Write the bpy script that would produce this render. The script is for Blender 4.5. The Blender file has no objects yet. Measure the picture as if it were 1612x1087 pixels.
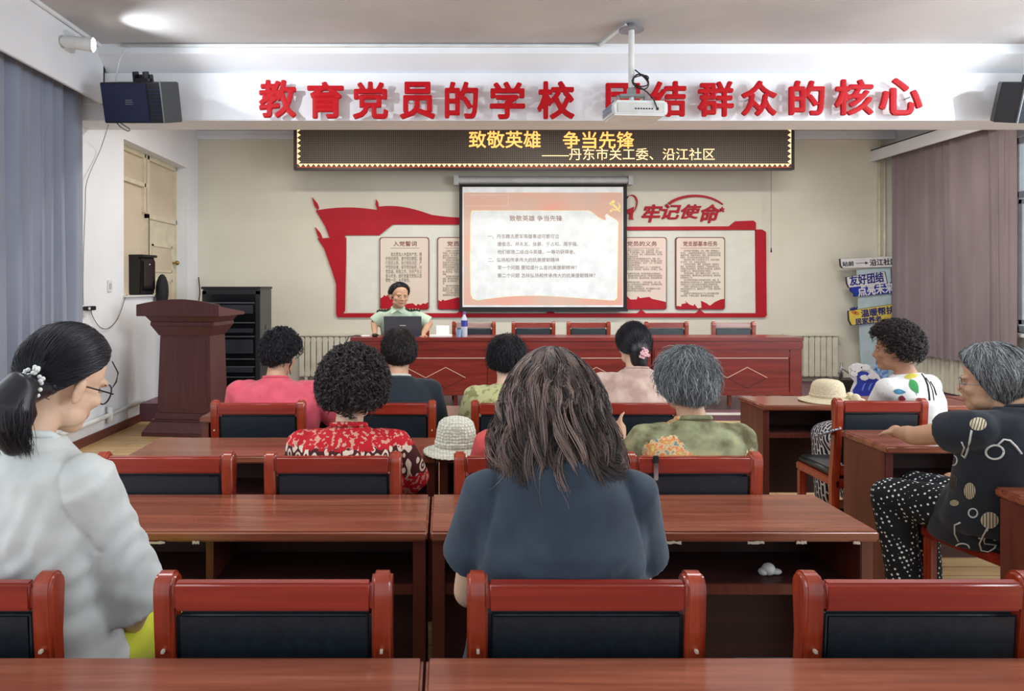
import bpy, bmesh, math, random
import numpy as np
from mathutils import Vector, Matrix, noise
from mathutils.bvhtree import BVHTree

scene = bpy.context.scene
COL = scene.collection
PI = math.pi
random.seed(7)
RNG = np.random.default_rng(7)

# ------------------------------------------------------------------ camera
F = 1130.0                      # focal length in pixels of the 1612 wide frame
H = 1.5                         # eye height
cam_d = bpy.data.cameras.new('camera')
cam = bpy.data.objects.new('camera', cam_d)
COL.objects.link(cam)
cam.location = (0, 0, H)
cam.rotation_euler = (PI / 2, 0, 0)
cam_d.sensor_width = 36.0
cam_d.lens = 36.0 * F / 1612.0
cam_d.shift_x = (806 - 700) / 1612.0
cam_d.shift_y = -(543.5 - 450) / 1612.0
cam_d.clip_start = 0.05
scene.camera = cam

def at(px, py, s):              # world point for a pixel seen at s pixels per metre
    return Vector(((px - 700) / s, F / s, H - (py - 450) / s))

# ------------------------------------------------------------------ world, lights, exposure
scene.view_settings.view_transform = 'Standard'
scene.view_settings.look = 'None'
scene.view_settings.gamma = 1.0
scene.view_settings.use_curve_mapping = False
scene.view_settings.exposure = 0.15
scene.cycles.use_denoising = True
scene.cycles.max_bounces = 8
scene.cycles.sample_clamp_indirect = 6.0

world = bpy.data.worlds.new('world')
scene.world = world
world.use_nodes = True
wn = world.node_tree.nodes
wn['Background'].inputs[0].default_value = (0.86, 0.94, 1.0, 1)
wn['Background'].inputs[1].default_value = 1.0

def area(name, loc, rot, sx, sy, power, col=(1, 1, 1)):
    d = bpy.data.lights.new(name, 'AREA')
    d.shape = 'RECTANGLE'; d.size = sx; d.size_y = sy
    d.energy = power; d.color = col
    o = bpy.data.objects.new(name, d); COL.objects.link(o)
    o.location = loc; o.rotation_euler = rot
    return o

def spot(name, loc, target, power, angle, blend=0.3, col=(1, 1, 1), radius=0.03):
    d = bpy.data.lights.new(name, 'SPOT')
    d.energy = power; d.spot_size = angle; d.spot_blend = blend; d.color = col
    d.shadow_soft_size = radius
    o = bpy.data.objects.new(name, d); COL.objects.link(o)
    o.location = loc
    o.rotation_euler = (Vector(target) - Vector(loc)).to_track_quat('-Z', 'Y').to_euler()
    return o

# unseen fill added on the west side; east stands in for window daylight
area('window_daylight_west', (-3.0, 1.2, 2.1), (0, -PI / 2, 0), 1.8, 4.0, 70, (0.86, 0.93, 1.0))
area('window_daylight_east', (5.75, 2.2, 2.1), (0, PI / 2, 0), 1.9, 4.6, 220, (0.86, 0.93, 1.0))
# unseen fill lights added above the hall; ceiling lamps of the stage (behind the beam)
for lx in (-1.3, 1.4, 4.1):
    area('hall_fill_light', (lx, 2.6, 3.5), (0, 0, 0), 1.2, 0.6, 25, (0.97, 0.98, 1.0))
for lx in (-1.4, 1.4, 4.2):
    area('stage_lamp_light', (lx, 7.5, 3.5), (0, 0, 0), 1.2, 0.3, 44, (1.0, 0.96, 0.88))
# the two spotlights beside the beam
spot('spotlight_beam_west', (-2.78, 5.72, 3.42), (0.8, 6.2, 3.5), 50, 1.7, 1.0, (0.9, 0.95, 1.0))
spot('spotlight_beam_east', (5.45, 5.72, 3.42), (1.9, 6.2, 3.5), 50, 1.7, 1.0, (0.9, 0.95, 1.0))
# their fellows further back along the same curtain boxes, turned to the slogan
spot('spotlight_hall_west', (-2.75, 4.0, 3.40), (-0.5, 6.42, 3.1), 190, 1.15, 1.0, (0.92, 0.96, 1.0), 0.035)
spot('spotlight_hall_east', (5.55, 4.0, 3.40), (3.3, 6.42, 3.05), 190, 1.15, 1.0, (0.92, 0.96, 1.0), 0.035)

# ------------------------------------------------------------------ materials
def lin(c):
    return tuple(((v / 255.0) / 12.92 if v / 255.0 <= 0.04045 else ((v / 255.0 + 0.055) / 1.055) ** 2.4) for v in c)

def rgba(c):
    return tuple(lin(c)) + (1.0,)

MATS = {}
def mat(name, c, rough=0.6, metal=0.0, spec=0.5, c2=None, scale=(8, 8, 8), detail=4, bump=0.0, bscale=None,
        emit=0.0, coat=0.0, contrast=(0.35, 0.65), coord='Object', sheen=0.0, distort=0.0):
    if name in MATS: return MATS[name]
    m = bpy.data.materials.new(name); m.use_nodes = True
    nt = m.node_tree; N = nt.nodes; L = nt.links
    b = N['Principled BSDF']
    b.inputs['Base Color'].default_value = rgba(c)
    b.inputs['Roughness'].default_value = rough
    b.inputs['Metallic'].default_value = metal
    b.inputs['Specular IOR Level'].default_value = spec
    b.inputs['Coat Weight'].default_value = coat
    b.inputs['Coat Roughness'].default_value = 0.15
    b.inputs['Sheen Weight'].default_value = sheen
    if emit:
        b.inputs['Emission Color'].default_value = rgba(c)
        b.inputs['Emission Strength'].default_value = emit
    tc = N.new('ShaderNodeTexCoord'); mp = N.new('ShaderNodeMapping')
    mp.inputs['Scale'].default_value = scale
    L.new(tc.outputs[coord], mp.inputs['Vector'])
    nz = N.new('ShaderNodeTexNoise'); nz.inputs['Scale'].default_value = 1.0
    nz.inputs['Detail'].default_value = detail
    nz.inputs['Distortion'].default_value = distort
    L.new(mp.outputs[0], nz.inputs['Vector'])
    if c2 is None:
        c2 = tuple(max(0, v * 0.94) for v in c)
    r = N.new('ShaderNodeValToRGB')
    r.color_ramp.elements[0].position = contrast[0]; r.color_ramp.elements[0].color = rgba(c2)
    r.color_ramp.elements[1].position = contrast[1]; r.color_ramp.elements[1].color = rgba(c)
    L.new(nz.outputs[0], r.inputs[0]); L.new(r.outputs[0], b.inputs['Base Color'])
    if bump:
        bp = N.new('ShaderNodeBump'); bp.inputs['Strength'].default_value = bump
        bp.inputs['Distance'].default_value = 0.01
        if bscale:
            n2 = N.new('ShaderNodeTexNoise'); n2.inputs['Scale'].default_value = bscale; n2.inputs['Detail'].default_value = 6
            L.new(tc.outputs[coord], n2.inputs['Vector']); L.new(n2.outputs[0], bp.inputs['Height'])
        else:
            L.new(nz.outputs[0], bp.inputs['Height'])
        L.new(bp.outputs[0], b.inputs['Normal'])
    MATS[name] = m
    return m

def mat_nodes(name, rough=0.7, spec=0.4):
    m = bpy.data.materials.new(name); m.use_nodes = True
    nt = m.node_tree; b = nt.nodes['Principled BSDF']
    b.inputs['Roughness'].default_value = rough; b.inputs['Specular IOR Level'].default_value = spec
    MATS[name] = m
    return m, nt.nodes, nt.links, b

def ramp(N, L, src, stops, interp='LINEAR'):
    r = N.new('ShaderNodeValToRGB'); r.color_ramp.interpolation = interp
    e = r.color_ramp.elements
    e[0].position = stops[0][0]; e[0].color = rgba(stops[0][1])
    e[1].position = stops[-1][0]; e[1].color = rgba(stops[-1][1])
    for p, c in stops[1:-1]:
        x = e.new(p); x.color = rgba(c)
    L.new(src, r.inputs[0])
    return r

def wood(name, dark, light, axis='X', rough=0.35, coat=0.0, fine=1.0):
    m, N, L, b = mat_nodes(name, rough, 0.5)
    b.inputs['Coat Weight'].default_value = coat; b.inputs['Coat Roughness'].default_value = 0.12
    tc = N.new('ShaderNodeTexCoord'); mp = N.new('ShaderNodeMapping')
    s = {'X': (1.3, 22, 22), 'Y': (22, 1.3, 22), 'Z': (22, 22, 1.3)}[axis]
    mp.inputs['Scale'].default_value = tuple(v * fine for v in s)
    oi = N.new('ShaderNodeObjectInfo')
    ad = N.new('ShaderNodeVectorMath'); ad.operation = 'ADD'
    sc = N.new('ShaderNodeMath'); sc.operation = 'MULTIPLY'; sc.inputs[1].default_value = 17.0
    L.new(oi.outputs['Random'], sc.inputs[0])
    L.new(tc.outputs['Object'], ad.inputs[0]); L.new(sc.outputs[0], ad.inputs[1])
    L.new(ad.outputs[0], mp.inputs['Vector'])
    nz = N.new('ShaderNodeTexNoise'); nz.inputs['Scale'].default_value = 1.0; nz.inputs['Detail'].default_value = 7
    nz.inputs['Distortion'].default_value = 0.8; nz.inputs['Roughness'].default_value = 0.62
    L.new(mp.outputs[0], nz.inputs['Vector'])
    r = ramp(N, L, nz.outputs[0], [(0.32, dark), (0.52, tuple((a + c) / 2 for a, c in zip(dark, light))), (0.70, light)])
    L.new(r.outputs[0], b.inputs['Base Color'])
    return m

M_WHITE = mat('wall paint white', (234, 237, 242), 0.85, c2=(228, 231, 236), scale=(2, 2, 2), bump=0.06, bscale=60)
M_CREAM = mat('wall paint cream', (226, 222, 206), 0.85, c2=(218, 213, 196), scale=(1.3, 1.3, 1.3), bump=0.06, bscale=50)
M_CEIL = mat('ceiling paint', (205, 204, 204), 0.9, c2=(186, 185, 187), scale=(0.9, 0.9, 0.9), bump=0.25, bscale=3.0)
M_PANELPAINT = mat('old door paint', (216, 200, 178), 0.6, c2=(204, 188, 166), scale=(2, 2, 2))
M_JOINERY = mat('joinery paint', (222, 212, 186), 0.6)
M_BASEB = mat('baseboard brown', (104, 58, 48), 0.45)
M_DAIS = mat('dais wine paint', (112, 74, 88), 0.5, c2=(100, 64, 78))
M_WTRIM = mat('white trim', (226, 224, 220), 0.45)
M_DESKTOP = wood('desk top laminate', (112, 57, 41), (158, 94, 70), 'X', 0.24, 0.25)
M_DESK = wood('desk body laminate', (84, 36, 28), (112, 54, 42), 'Z', 0.4)
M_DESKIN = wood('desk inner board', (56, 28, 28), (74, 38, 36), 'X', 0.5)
M_CHAIR = wood('chair lacquered wood', (126, 40, 22), (170, 66, 38), 'Z', 0.24, 0.4)
M_CHAIRX = wood('chair rail wood', (126, 34, 22), (160, 52, 34), 'X', 0.24, 0.4)
M_LEATHER = mat('black leather', (26, 36, 44), 0.38, c2=(20, 28, 35), scale=(60, 60, 60), bump=0.08, bscale=260)
M_CHIP = mat('bare chipped wood', (204, 188, 168), 0.8)
M_STAGE = wood('stage table veneer', (106, 30, 26), (146, 50, 42), 'X', 0.3, 0.2)
M_INLAY = mat('pale inlay line', (222, 176, 160), 0.4)
M_LECT = wood('lectern wood', (78, 42, 44), (96, 54, 56), 'Z', 0.42)
M_BLACK = mat('black plastic', (22, 23, 28), 0.45)
M_BLACKG = mat('black gloss', (14, 16, 20), 0.15)
M_NAVYG = mat('speaker grille', (24, 32, 74), 0.5, c2=(18, 24, 58), scale=(300, 300, 300))
M_GREYM = mat('grey metal', (150, 154, 156), 0.35, 0.7)
M_WHITEP = mat('white plastic', (226, 229, 228), 0.4)
M_RAD = mat('radiator enamel', (224, 220, 200), 0.4)
M_RED = mat('red acrylic letter', (182, 6, 22), 0.5, c2=(176, 6, 20), spec=0.2)
M_DRED = mat('red acrylic display', (182, 14, 36), 0.5, c2=(174, 13, 34), spec=0.25)
M_BROWNLINE = mat('brown poster rim', (112, 44, 44), 0.5)
M_POSTER = mat('poster paper', (226, 216, 196), 0.35, c2=(228, 204, 188), scale=(1.2, 1.2, 1.2))
M_INK = mat('dark ink', (58, 48, 44), 0.7)
M_MAROONINK = mat('maroon ink', (128, 34, 38), 0.7)
M_BLUEINK = mat('deep blue ink', (34, 40, 128), 0.6)
M_BLUE = mat('strong blue', (36, 60, 172), 0.5, c2=(30, 48, 150), scale=(9, 9, 9))
M_YELLOW = mat('sign yellow', (236, 212, 92), 0.5)
M_PALEB = mat('pale blue board', (196, 216, 222), 0.5)
M_CABLE = mat('black cable', (20, 20, 22), 0.5)
M_GCABLE = mat('grey cable', (150, 152, 156), 0.5)
M_LEDT = mat('led lamp orange', (255, 176, 92), emit=1.25)
M_LEDS = mat('led lamp pale', (255, 214, 160), emit=1.0)
M_LEDR = mat('led lamp red', (214, 74, 34), emit=0.7)
M_LENS = mat('spot lens lit', (255, 255, 255), emit=6.0)

def led_board():
    m, N, L, b = mat_nodes('led board dots', 0.5, 0.4)
    tc = N.new('ShaderNodeTexCoord'); v = N.new('ShaderNodeTexVoronoi')
    v.inputs['Scale'].default_value = 42.0; v.inputs['Randomness'].default_value = 0.0
    L.new(tc.outputs['Object'], v.inputs['Vector'])
    r = ramp(N, L, v.outputs['Distance'], [(0.25, (124, 116, 100)), (0.55, (62, 50, 44))])
    L.new(r.outputs[0], b.inputs['Base Color'])
    return m
M_LED = led_board()

def floor_mat():
    m, N, L, b = mat_nodes('wood plank floor', 0.35, 0.4)
    tc = N.new('ShaderNodeTexCoord'); mp = N.new('ShaderNodeMapping')
    mp.inputs['Rotation'].default_value = (0, 0, 0.0)
    L.new(tc.outputs['Object'], mp.inputs['Vector'])
    br = N.new('ShaderNodeTexBrick'); br.offset = 0.5
    br.inputs['Scale'].default_value = 1.0; br.inputs['Brick Width'].default_value = 1.2; br.inputs['Row Height'].default_value = 0.12
    br.inputs['Mortar Size'].default_value = 0.004
    br.inputs['Color1'].default_value = rgba((222, 190, 140)); br.inputs['Color2'].default_value = rgba((206, 170, 118))
    br.inputs['Mortar'].default_value = rgba((150, 116, 78))
    L.new(mp.outputs[0], br.inputs['Vector'])
    n = N.new('ShaderNodeTexNoise'); n.inputs['Scale'].default_value = 1.0; n.inputs['Detail'].default_value = 6
    m2 = N.new('ShaderNodeMapping'); m2.inputs['Scale'].default_value = (3, 40, 1)
    L.new(tc.outputs['Object'], m2.inputs['Vector']); L.new(m2.outputs[0], n.inputs['Vector'])
    mx = N.new('ShaderNodeMixRGB'); mx.blend_type = 'MULTIPLY'; mx.inputs[0].default_value = 0.35
    r = ramp(N, L, n.outputs[0], [(0.3, (170, 150, 130)), (0.7, (255, 255, 255))])
    L.new(br.outputs['Color'], mx.inputs[1]); L.new(r.outputs[0], mx.inputs[2])
    L.new(mx.outputs[0], b.inputs['Base Color'])
    return m
M_FLOOR = floor_mat()

# ------------------------------------------------------------------ mesh building
class MB:
    def __init__(self):
        self.v = []; self.f = []
    def add(self, vs, fs):
        o = len(self.v)
        self.v.extend([tuple(p) for p in vs])
        self.f.extend([tuple(i + o for i in f) for f in fs])
        return self
    def box(self, x0, x1, y0, y1, z0, z1, mtx=None):
        vs = [Vector(p) for p in ((x0, y0, z0), (x1, y0, z0), (x1, y1, z0), (x0, y1, z0), (x0, y0, z1), (x1, y0, z1), (x1, y1, z1), (x0, y1, z1))]
        if mtx is not None: vs = [mtx @ p for p in vs]
        return self.add(vs, [(0, 3, 2, 1), (4, 5, 6, 7), (0, 1, 5, 4), (1, 2, 6, 5), (2, 3, 7, 6), (3, 0, 4, 7)])
    def prism(self, poly, d0, d1, axis='Y'):
        # poly in the plane across axis; for Y: (x, z), for X: (y, z), for Z: (x, y)
        def p3(a, b, d):
            return {'Y': (a, d, b), 'X': (d, a, b), 'Z': (a, b, d)}[axis]
        n = len(poly)
        vs = [p3(a, b, d0) for a, b in poly] + [p3(a, b, d1) for a, b in poly]
        fs = [tuple(range(n)), tuple(reversed(range(n, 2 * n)))]
        fs += [(i, i + n, (i + 1) % n + n, (i + 1) % n) for i in range(n)]
        return self.add(vs, fs)
    def tube(self, pts, r, n=8, cap=True, closed=False):
        pts = [Vector(p) for p in pts]
        m = len(pts)
        rs = r if isinstance(r, (list, tuple)) else [r] * m
        vs = []; fs = []
        ref = None
        for i, p in enumerate(pts):
            a = pts[(i - 1) % m] if (closed or i > 0) else p
            b = pts[(i + 1) % m] if (closed or i < m - 1) else p
            t = (b - a)
            t = t.normalized() if t.length > 1e-9 else Vector((0, 0, 1))
            if ref is None:
                ref = Vector((0, 0, 1)) if abs(t.z) < 0.9 else Vector((1, 0, 0))
            u = t.cross(ref)
            if u.length < 1e-6: u = t.orthogonal()
            u.normalize(); w = u.cross(t).normalized(); ref = w
            for k in range(n):
                an = 2 * PI * k / n
                vs.append(p + (u * math.cos(an) + w * math.sin(an)) * rs[i])
        mm = m if closed else m - 1
        for i in range(mm):
            for k in range(n):
                a = i * n + k; b = i * n + (k + 1) % n
                c = ((i + 1) % m) * n + (k + 1) % n; d = ((i + 1) % m) * n + k
                fs.append((a, b, c, d))
        if cap and not closed:
            fs.append(tuple(reversed(range(n)))); fs.append(tuple(range((m - 1) * n, m * n)))
        return self.add(vs, fs)
    def limb(self, pts, rads, n=14, flat=False):
        # closed tapered tube with round ends
        pts = [Vector(p) for p in pts]; rads = list(rads)
        P = []; R = []
        t0 = (pts[0] - pts[1]).normalized(); t1 = (pts[-1] - pts[-2]).normalized()
        for k in (0.97, 0.75, 0.4):
            P.append(pts[0] + t0 * rads[0] * k); R.append(rads[0] * math.sqrt(1 - k * k))
        P += pts; R += rads
        for k in ((0.05,) if flat else (0.4, 0.75, 0.97)):
            P.append(pts[-1] + t1 * rads[-1] * k); R.append(rads[-1] * math.sqrt(1 - k * k))
        return self.tube(P, R, n)
    def ell(self, c, r, mtx=None, n=16, m=10):
        vs = []; fs = []
        M = mtx if mtx is not None else Matrix.Identity(3)
        c = Vector(c)
        for i in range(m + 1):
            th = PI * i / m
            th = min(max(th, 0.02), PI - 0.02)
            for k in range(n):
                ph = 2 * PI * k / n
                vs.append(c + M @ Vector((r[0] * math.sin(th) * math.cos(ph), r[1] * math.sin(th) * math.sin(ph), r[2] * math.cos(th))))
        for i in range(m):
            for k in range(n):
                fs.append((i * n + k, i * n + (k + 1) % n, (i + 1) * n + (k + 1) % n, (i + 1) * n + k)[::-1])
        fs.append(tuple(range(n))); fs.append(tuple(reversed(range(m * n, (m + 1) * n))))
        return self.add(vs, fs)
    def rings(self, rings, n=28, p=2.0):
        # rings: (cx, cy, cz, rx, ry[, tilt]) horizontal superelliptic sections, closed
        vs = []; fs = []
        for g in rings:
            cx, cy, cz, rx, ry = g[:5]; tl = g[5] if len(g) > 5 else 0.0
            for k in range(n):
                a = 2 * PI * k / n
                c, s = math.cos(a), math.sin(a)
                x = rx * math.copysign(abs(c) ** (2 / p), c); y = ry * math.copysign(abs(s) ** (2 / p), s)
                vs.append((cx + x, cy + y, cz + y * tl))
        m = len(rings)
        for i in range(m - 1):
            for k in range(n):
                fs.append((i * n + k, i * n + (k + 1) % n, (i + 1) * n + (k + 1) % n, (i + 1) * n + k))
        fs.append(tuple(reversed(range(n)))); fs.append(tuple(range((m - 1) * n, m * n)))
        return self.add(vs, fs)
    def lathe(self, prof, n=32, c=(0, 0, 0)):
        vs = []; fs = []
        for r, z in prof:
            for k in range(n):
                a = 2 * PI * k / n
                vs.append((c[0] + r * math.cos(a), c[1] + r * math.sin(a), c[2] + z))
        for i in range(len(prof) - 1):
            for k in range(n):
                fs.append((i * n + k, i * n + (k + 1) % n, (i + 1) * n + (k + 1) % n, (i + 1) * n + k))
        fs.append(tuple(reversed(range(n)))); fs.append(tuple(range((len(prof) - 1) * n, len(prof) * n)))
        return self.add(vs, fs)
    def build(self, name, material, parent=None, smooth=False, bevel=0.0, seg=2):
        me = bpy.data.meshes.new(name)
        me.from_pydata(self.v, [], self.f); me.update()
        if bevel or True:
            bm = bmesh.new(); bm.from_mesh(me)
            bmesh.ops.recalc_face_normals(bm, faces=bm.faces)
            if bevel:
                ed = [e for e in bm.edges if len(e.link_faces) == 2 and e.calc_face_angle(0) > 0.6]
                bmesh.ops.bevel(bm, geom=ed, offset=bevel, segments=seg, affect='EDGES', clamp_overlap=True)
            bm.to_mesh(me); bm.free()
        if smooth or bevel:
            me.shade_smooth()
            if bevel or smooth == 'auto':
                me.set_sharp_from_angle(angle=math.radians(40))
        if material is not None: me.materials.append(material)
        return link(name, me, parent)

def link(name, me, parent=None):
    o = bpy.data.objects.new(name, me); COL.objects.link(o)
    if parent is not None: o.parent = parent
    return o

def tag(o, label=None, cat=None, group=None, kind=None):
    if label: o['label'] = label
    if cat: o['category'] = cat
    if group: o['group'] = group
    if kind: o['kind'] = kind
    return o

def struct(o):
    o['kind'] = 'structure'; return o

def thing(name, label, cat, loc=(0, 0, 0), rotz=0.0, group=None):
    o = bpy.data.objects.new(name, None); COL.objects.link(o)
    o.empty_display_size = 0.1
    o.location = loc; o.rotation_euler = (0, 0, rotz)
    return tag(o, label, cat, group)

def dup(root, loc=None, rotz=None, label=None, group=None):
    r = root.copy(); COL.objects.link(r)
    if loc is not None: r.location = loc
    if rotz is not None: r.rotation_euler = (0, 0, rotz)
    if label: r['label'] = label
    if group: r['group'] = group
    for ch in list(root.children):
        c = ch.copy(); COL.objects.link(c); c.parent = r
        for g in list(ch.children):
            d = g.copy(); COL.objects.link(d); d.parent = c
    return r

# ------------------------------------------------------------------ lettering
def text_mesh(body, bx, depth=0.0, bold=0.0, shear=0.0, stretch=True, spacing=1.0, line=1.0, align='LEFT'):
    """Mesh of BODY fitted in the upright box bx = (x0, x1, z0, z1) facing -Y, front face at y = 0."""
    c = bpy.data.curves.new('lettering', 'FONT')
    c.body = body; c.size = 1.0; c.extrude = depth if depth else 0.0
    c.shear = shear; c.space_character = spacing; c.space_line = line; c.align_x = align
    c.resolution_u = 3
    o = bpy.data.objects.new('lettering', c); COL.objects.link(o)
    dg = bpy.context.evaluated_depsgraph_get()
    me = bpy.data.meshes.new_from_object(o.evaluated_get(dg))
    bpy.data.objects.remove(o); bpy.data.curves.remove(c)
    n = len(me.vertices)
    co = np.empty(n * 3); me.vertices.foreach_get('co', co); co = co.reshape(-1, 3)
    lo = co.min(0); hi = co.max(0)
    x0, x1, z0, z1 = bx
    sx = (x1 - x0) / (hi[0] - lo[0]); sz = (z1 - z0) / max(hi[1] - lo[1], 1e-6)
    if not stretch:
        sx = sz = min(sx, sz)
    out = np.empty_like(co)
    out[:, 0] = x0 + (co[:, 0] - lo[0]) * sx
    out[:, 2] = z1 - (hi[1] - co[:, 1]) * sz if not stretch else z0 + (co[:, 1] - lo[1]) * sz
    out[:, 1] = (hi[2] - co[:, 2]) * (1.0 if depth else 0)
    me.vertices.foreach_set('co', out.reshape(-1)); me.update()
    me.materials.clear()
    if bold:
        # heavier strokes: the same outline laid around itself in thin steps of depth
        polys = [tuple(q.vertices) for q in me.polygons]
        vs = []; fs = []
        K = 10 if bold > 0.02 else 4
        shr = np.array((x0 + x1, 0, z0 + z1)) / 2
        kx = 1 - 2 * bold * sx / max(x1 - x0, 1e-6); kz = 1 - 2 * bold * sz / max(z1 - z0, 1e-6)
        for i in range(K):
            a = 2 * PI * i / K
            d = np.array((math.cos(a) * bold * sx, 0.0005 * i * (1 if depth > 0.004 else 0.3), math.sin(a) * bold * sz))
            vs.append((out - shr) * np.array((kx, 1, kz)) + shr + d)
            fs += [tuple(v + i * n for v in q) for q in polys]
        me2 = bpy.data.meshes.new('lettering'); me2.from_pydata(np.concatenate(vs), [], fs); me2.update()
        bpy.data.meshes.remove(me)
        return me2
    return me

def text(name, body, bx, y, material, parent=None, **k):
    me = text_mesh(body, bx, **k)
    me.name = name
    co = np.empty(len(me.vertices) * 3); me.vertices.foreach_get('co', co)
    co = co.reshape(-1, 3); co[:, 1] += y; me.vertices.foreach_set('co', co.reshape(-1)); me.update()
    me.materials.append(material)
    return link(name, me, parent)

def voxel(mb, size, smooth=4, factor=0.5):
    """One continuous surface over all the overlapping closed shapes in MB."""
    me = bpy.data.meshes.new('tmp'); me.from_pydata(mb.v, [], mb.f); me.update()
    bm = bmesh.new(); bm.from_mesh(me); bmesh.ops.recalc_face_normals(bm, faces=bm.faces); bm.to_mesh(me); bm.free()
    o = bpy.data.objects.new('tmp', me); COL.objects.link(o)
    r = o.modifiers.new('r', 'REMESH'); r.mode = 'VOXEL'; r.voxel_size = size
    if smooth:
        s = o.modifiers.new('s', 'SMOOTH'); s.iterations = smooth; s.factor = factor
    dg = bpy.context.evaluated_depsgraph_get()
    out = bpy.data.meshes.new_from_object(o.evaluated_get(dg))
    bpy.data.objects.remove(o); bpy.data.meshes.remove(me)
    return out


# ------------------------------------------------------------------ the room
XL, XR, YB, YF = -3.38, 6.15, 9.83, -1.6
ZC = 3.62
BY0, BY1, BZ = 6.42, 6.81, 2.98         # the beam across the room
DZ, DY = 0.20, 7.31                     # dais height and front edge

struct(MB().box(XL - 0.4, XR + 0.2, YF, YB + 0.2, -0.1, 0).build('floor', M_FLOOR))
struct(MB().box(XL - 0.4, XR + 0.2, YF, YB + 0.2, ZC, ZC + 0.1).build('ceiling', M_CEIL))
struct(MB().box(XL - 0.2, XR + 0.2, YB, YB + 0.15, 0, ZC).build('wall_back', M_CREAM))
# west wall with the recess of the old door
RY0, RY1, RZT = 7.56, 9.43, 3.05
w = MB()
w.box(XL - 0.2, XL, YF, RY0, 0, ZC).box(XL - 0.2, XL, RY1, YB, 0, ZC).box(XL - 0.2, XL, RY0, RY1, RZT, ZC)
w.box(XL - 0.2, XL, RY0, 8.55, 0, 1.38)
w.box(XL - 0.3, XL - 0.2, RY0 - 0.1, RY1 + 0.1, 0, RZT + 0.1)
struct(w.build('wall_left', M_WHITE))
# east wall with two window openings
w = MB()
WZ0, WZ1 = 1.0, 3.1
w.box(XR, XR + 0.2, YF, YB, 0, WZ0).box(XR, XR + 0.2, YF, YB, WZ1, ZC)
for a, b_ in ((YF, 0.2), (4.9, 7.0), (9.35, YB)):
    w.box(XR, XR + 0.2, a, b_, WZ0, WZ1)
struct(w.build('wall_right', M_WHITE))
# beam, its upper band and cornice
bm_ = MB()
bm_.box(XL, XR, BY0, BY1, BZ, 3.405)
bm_.box(XL, XR, BY0 + 0.05, BY1 - 0.05, 3.405, ZC)
struct(bm_.build('beam', M_WHITE, bevel=0.006))
struct(MB().prism([(BY0 + 0.06, 3.405), (BY0 - 0.13, 3.535), (BY0 - 0.13, ZC), (BY0 + 0.06, ZC)], -3.04, XR, 'X').build('trim_1', M_WHITE))
# curtain boxes along both side walls
def pelmet(n, xw, xf, y0, y1, z0):
    m = MB()
    t = 0.03 if xf > xw else -0.03
    m.box(min(xf, xf - t), max(xf, xf - t), y0, y1, z0, ZC)
    m.box(min(xw, xf - t), max(xw, xf - t), y0 + 0.03, y1 - 0.03, z0 + 0.22, z0 + 0.25)
    m.box(min(xw, xf), max(xw, xf), y0, y0 + 0.03, z0, ZC)
    m.box(min(xw, xf), max(xw, xf), y1 - 0.03, y1, z0, ZC)
    return struct(m.build('trim_%d' % n, M_WHITE, bevel=0.004))
pelmet(2, XL, -3.04, 0.5, BY0, 3.12)
# hall side of the east wall
pelmet(3, XR, 5.85, 0.0, BY0, 3.12)
m = MB().box(5.83, 5.86, BY1, YB, 3.2, 3.36).box(5.83, XR, BY1, YB, 3.34, 3.36)
struct(m.build('trim_4', M_WHITE, bevel=0.004))
m = MB().box(XL, XR, YB - 0.05, YB, 3.50, 3.56).box(XL, XR, YB - 0.03, YB, 3.56, ZC)
struct(m.build('trim_5', M_WHITE))
struct(MB().tube([(-3.02, 3.0, ZC - 0.012), (-3.02, BY0 - 0.05, ZC - 0.012)], 0.018, 8).build('trim_6', M_WHITE))
# baseboard on the west wall
struct(MB().box(XL, XL + 0.02, YF, 8.55, 0, 0.085).build('baseboard_left', M_BASEB))
struct(MB().box(XR - 0.02, XR, YF, YB, 0, 0.085).build('baseboard_right', M_BASEB))
# dais with pale nosing
d = MB().box(-2.0, XR, DY, YB, 0, DZ).box(XL, -2.0, 7.95, YB, 0, DZ)
dais = struct(d.build('dais', M_DAIS))
n_ = MB().box(-2.0, XR, DY - 0.012, DY + 0.03, DZ - 0.012, DZ + 0.006)
n_.build('nosing', M_WTRIM, dais)
MB().box(-2.0, XR, DY - 0.016, DY, 0.0, 0.13).build('riser_board', mat('cream riser board', (222, 200, 160), 0.4), dais)

# old door and blocked window inside the recess
xr = XL - 0.198
dr = struct(MB().box(xr, xr + 0.04, 8.56, 9.42, DZ, 2.3).build('door_1', M_JOINERY, bevel=0.004))
for z0, z1 in ((0.3, 1.55), (1.7, 1.98)):
    m = MB().box(xr + 0.038, xr + 0.046, 8.70, 9.26, z0, z1)
    m.build('door_panel', M_PANELPAINT, dr, bevel=0.003)
    m = MB()
    for a, b_, c_, e_ in ((8.67, 8.70, z0 - .03, z1 + .03), (9.26, 9.29, z0 - .03, z1 + .03), (8.67, 9.29, z0 - .03, z0), (8.67, 9.29, z1, z1 + .03)):
        m.box(xr + 0.038, xr + 0.056, a, b_, c_, e_)
    m.build('panel_moulding', M_JOINERY, dr, bevel=0.004)
m = MB().ell((xr + 0.10, 9.33, 1.80), (0.03, 0.03, 0.03)).tube([(xr + 0.04, 9.33, 1.80), (xr + 0.09, 9.33, 1.80)], 0.012)
m.build('door_knob', mat('brass', (176, 148, 92), 0.3, 0.9), dr, smooth=True)
fr = MB()
for a, b_, c_, e_ in ((8.50, 8.56, DZ, RZT), (9.40, 9.43, DZ, RZT), (8.50, 9.43, 2.30, 2.36), (RY0, RY1, RZT - 0.05, RZT), (RY0, RY0 + 0.05, 1.38, RZT), (RY0, 8.5, 2.66, 2.71), (8.42, 8.46, 2.36, RZT)):
    fr.box(xr, xr + 0.06, a, b_, c_, e_)
fw = struct(fr.build('window_2', M_JOINERY, bevel=0.004))
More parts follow.
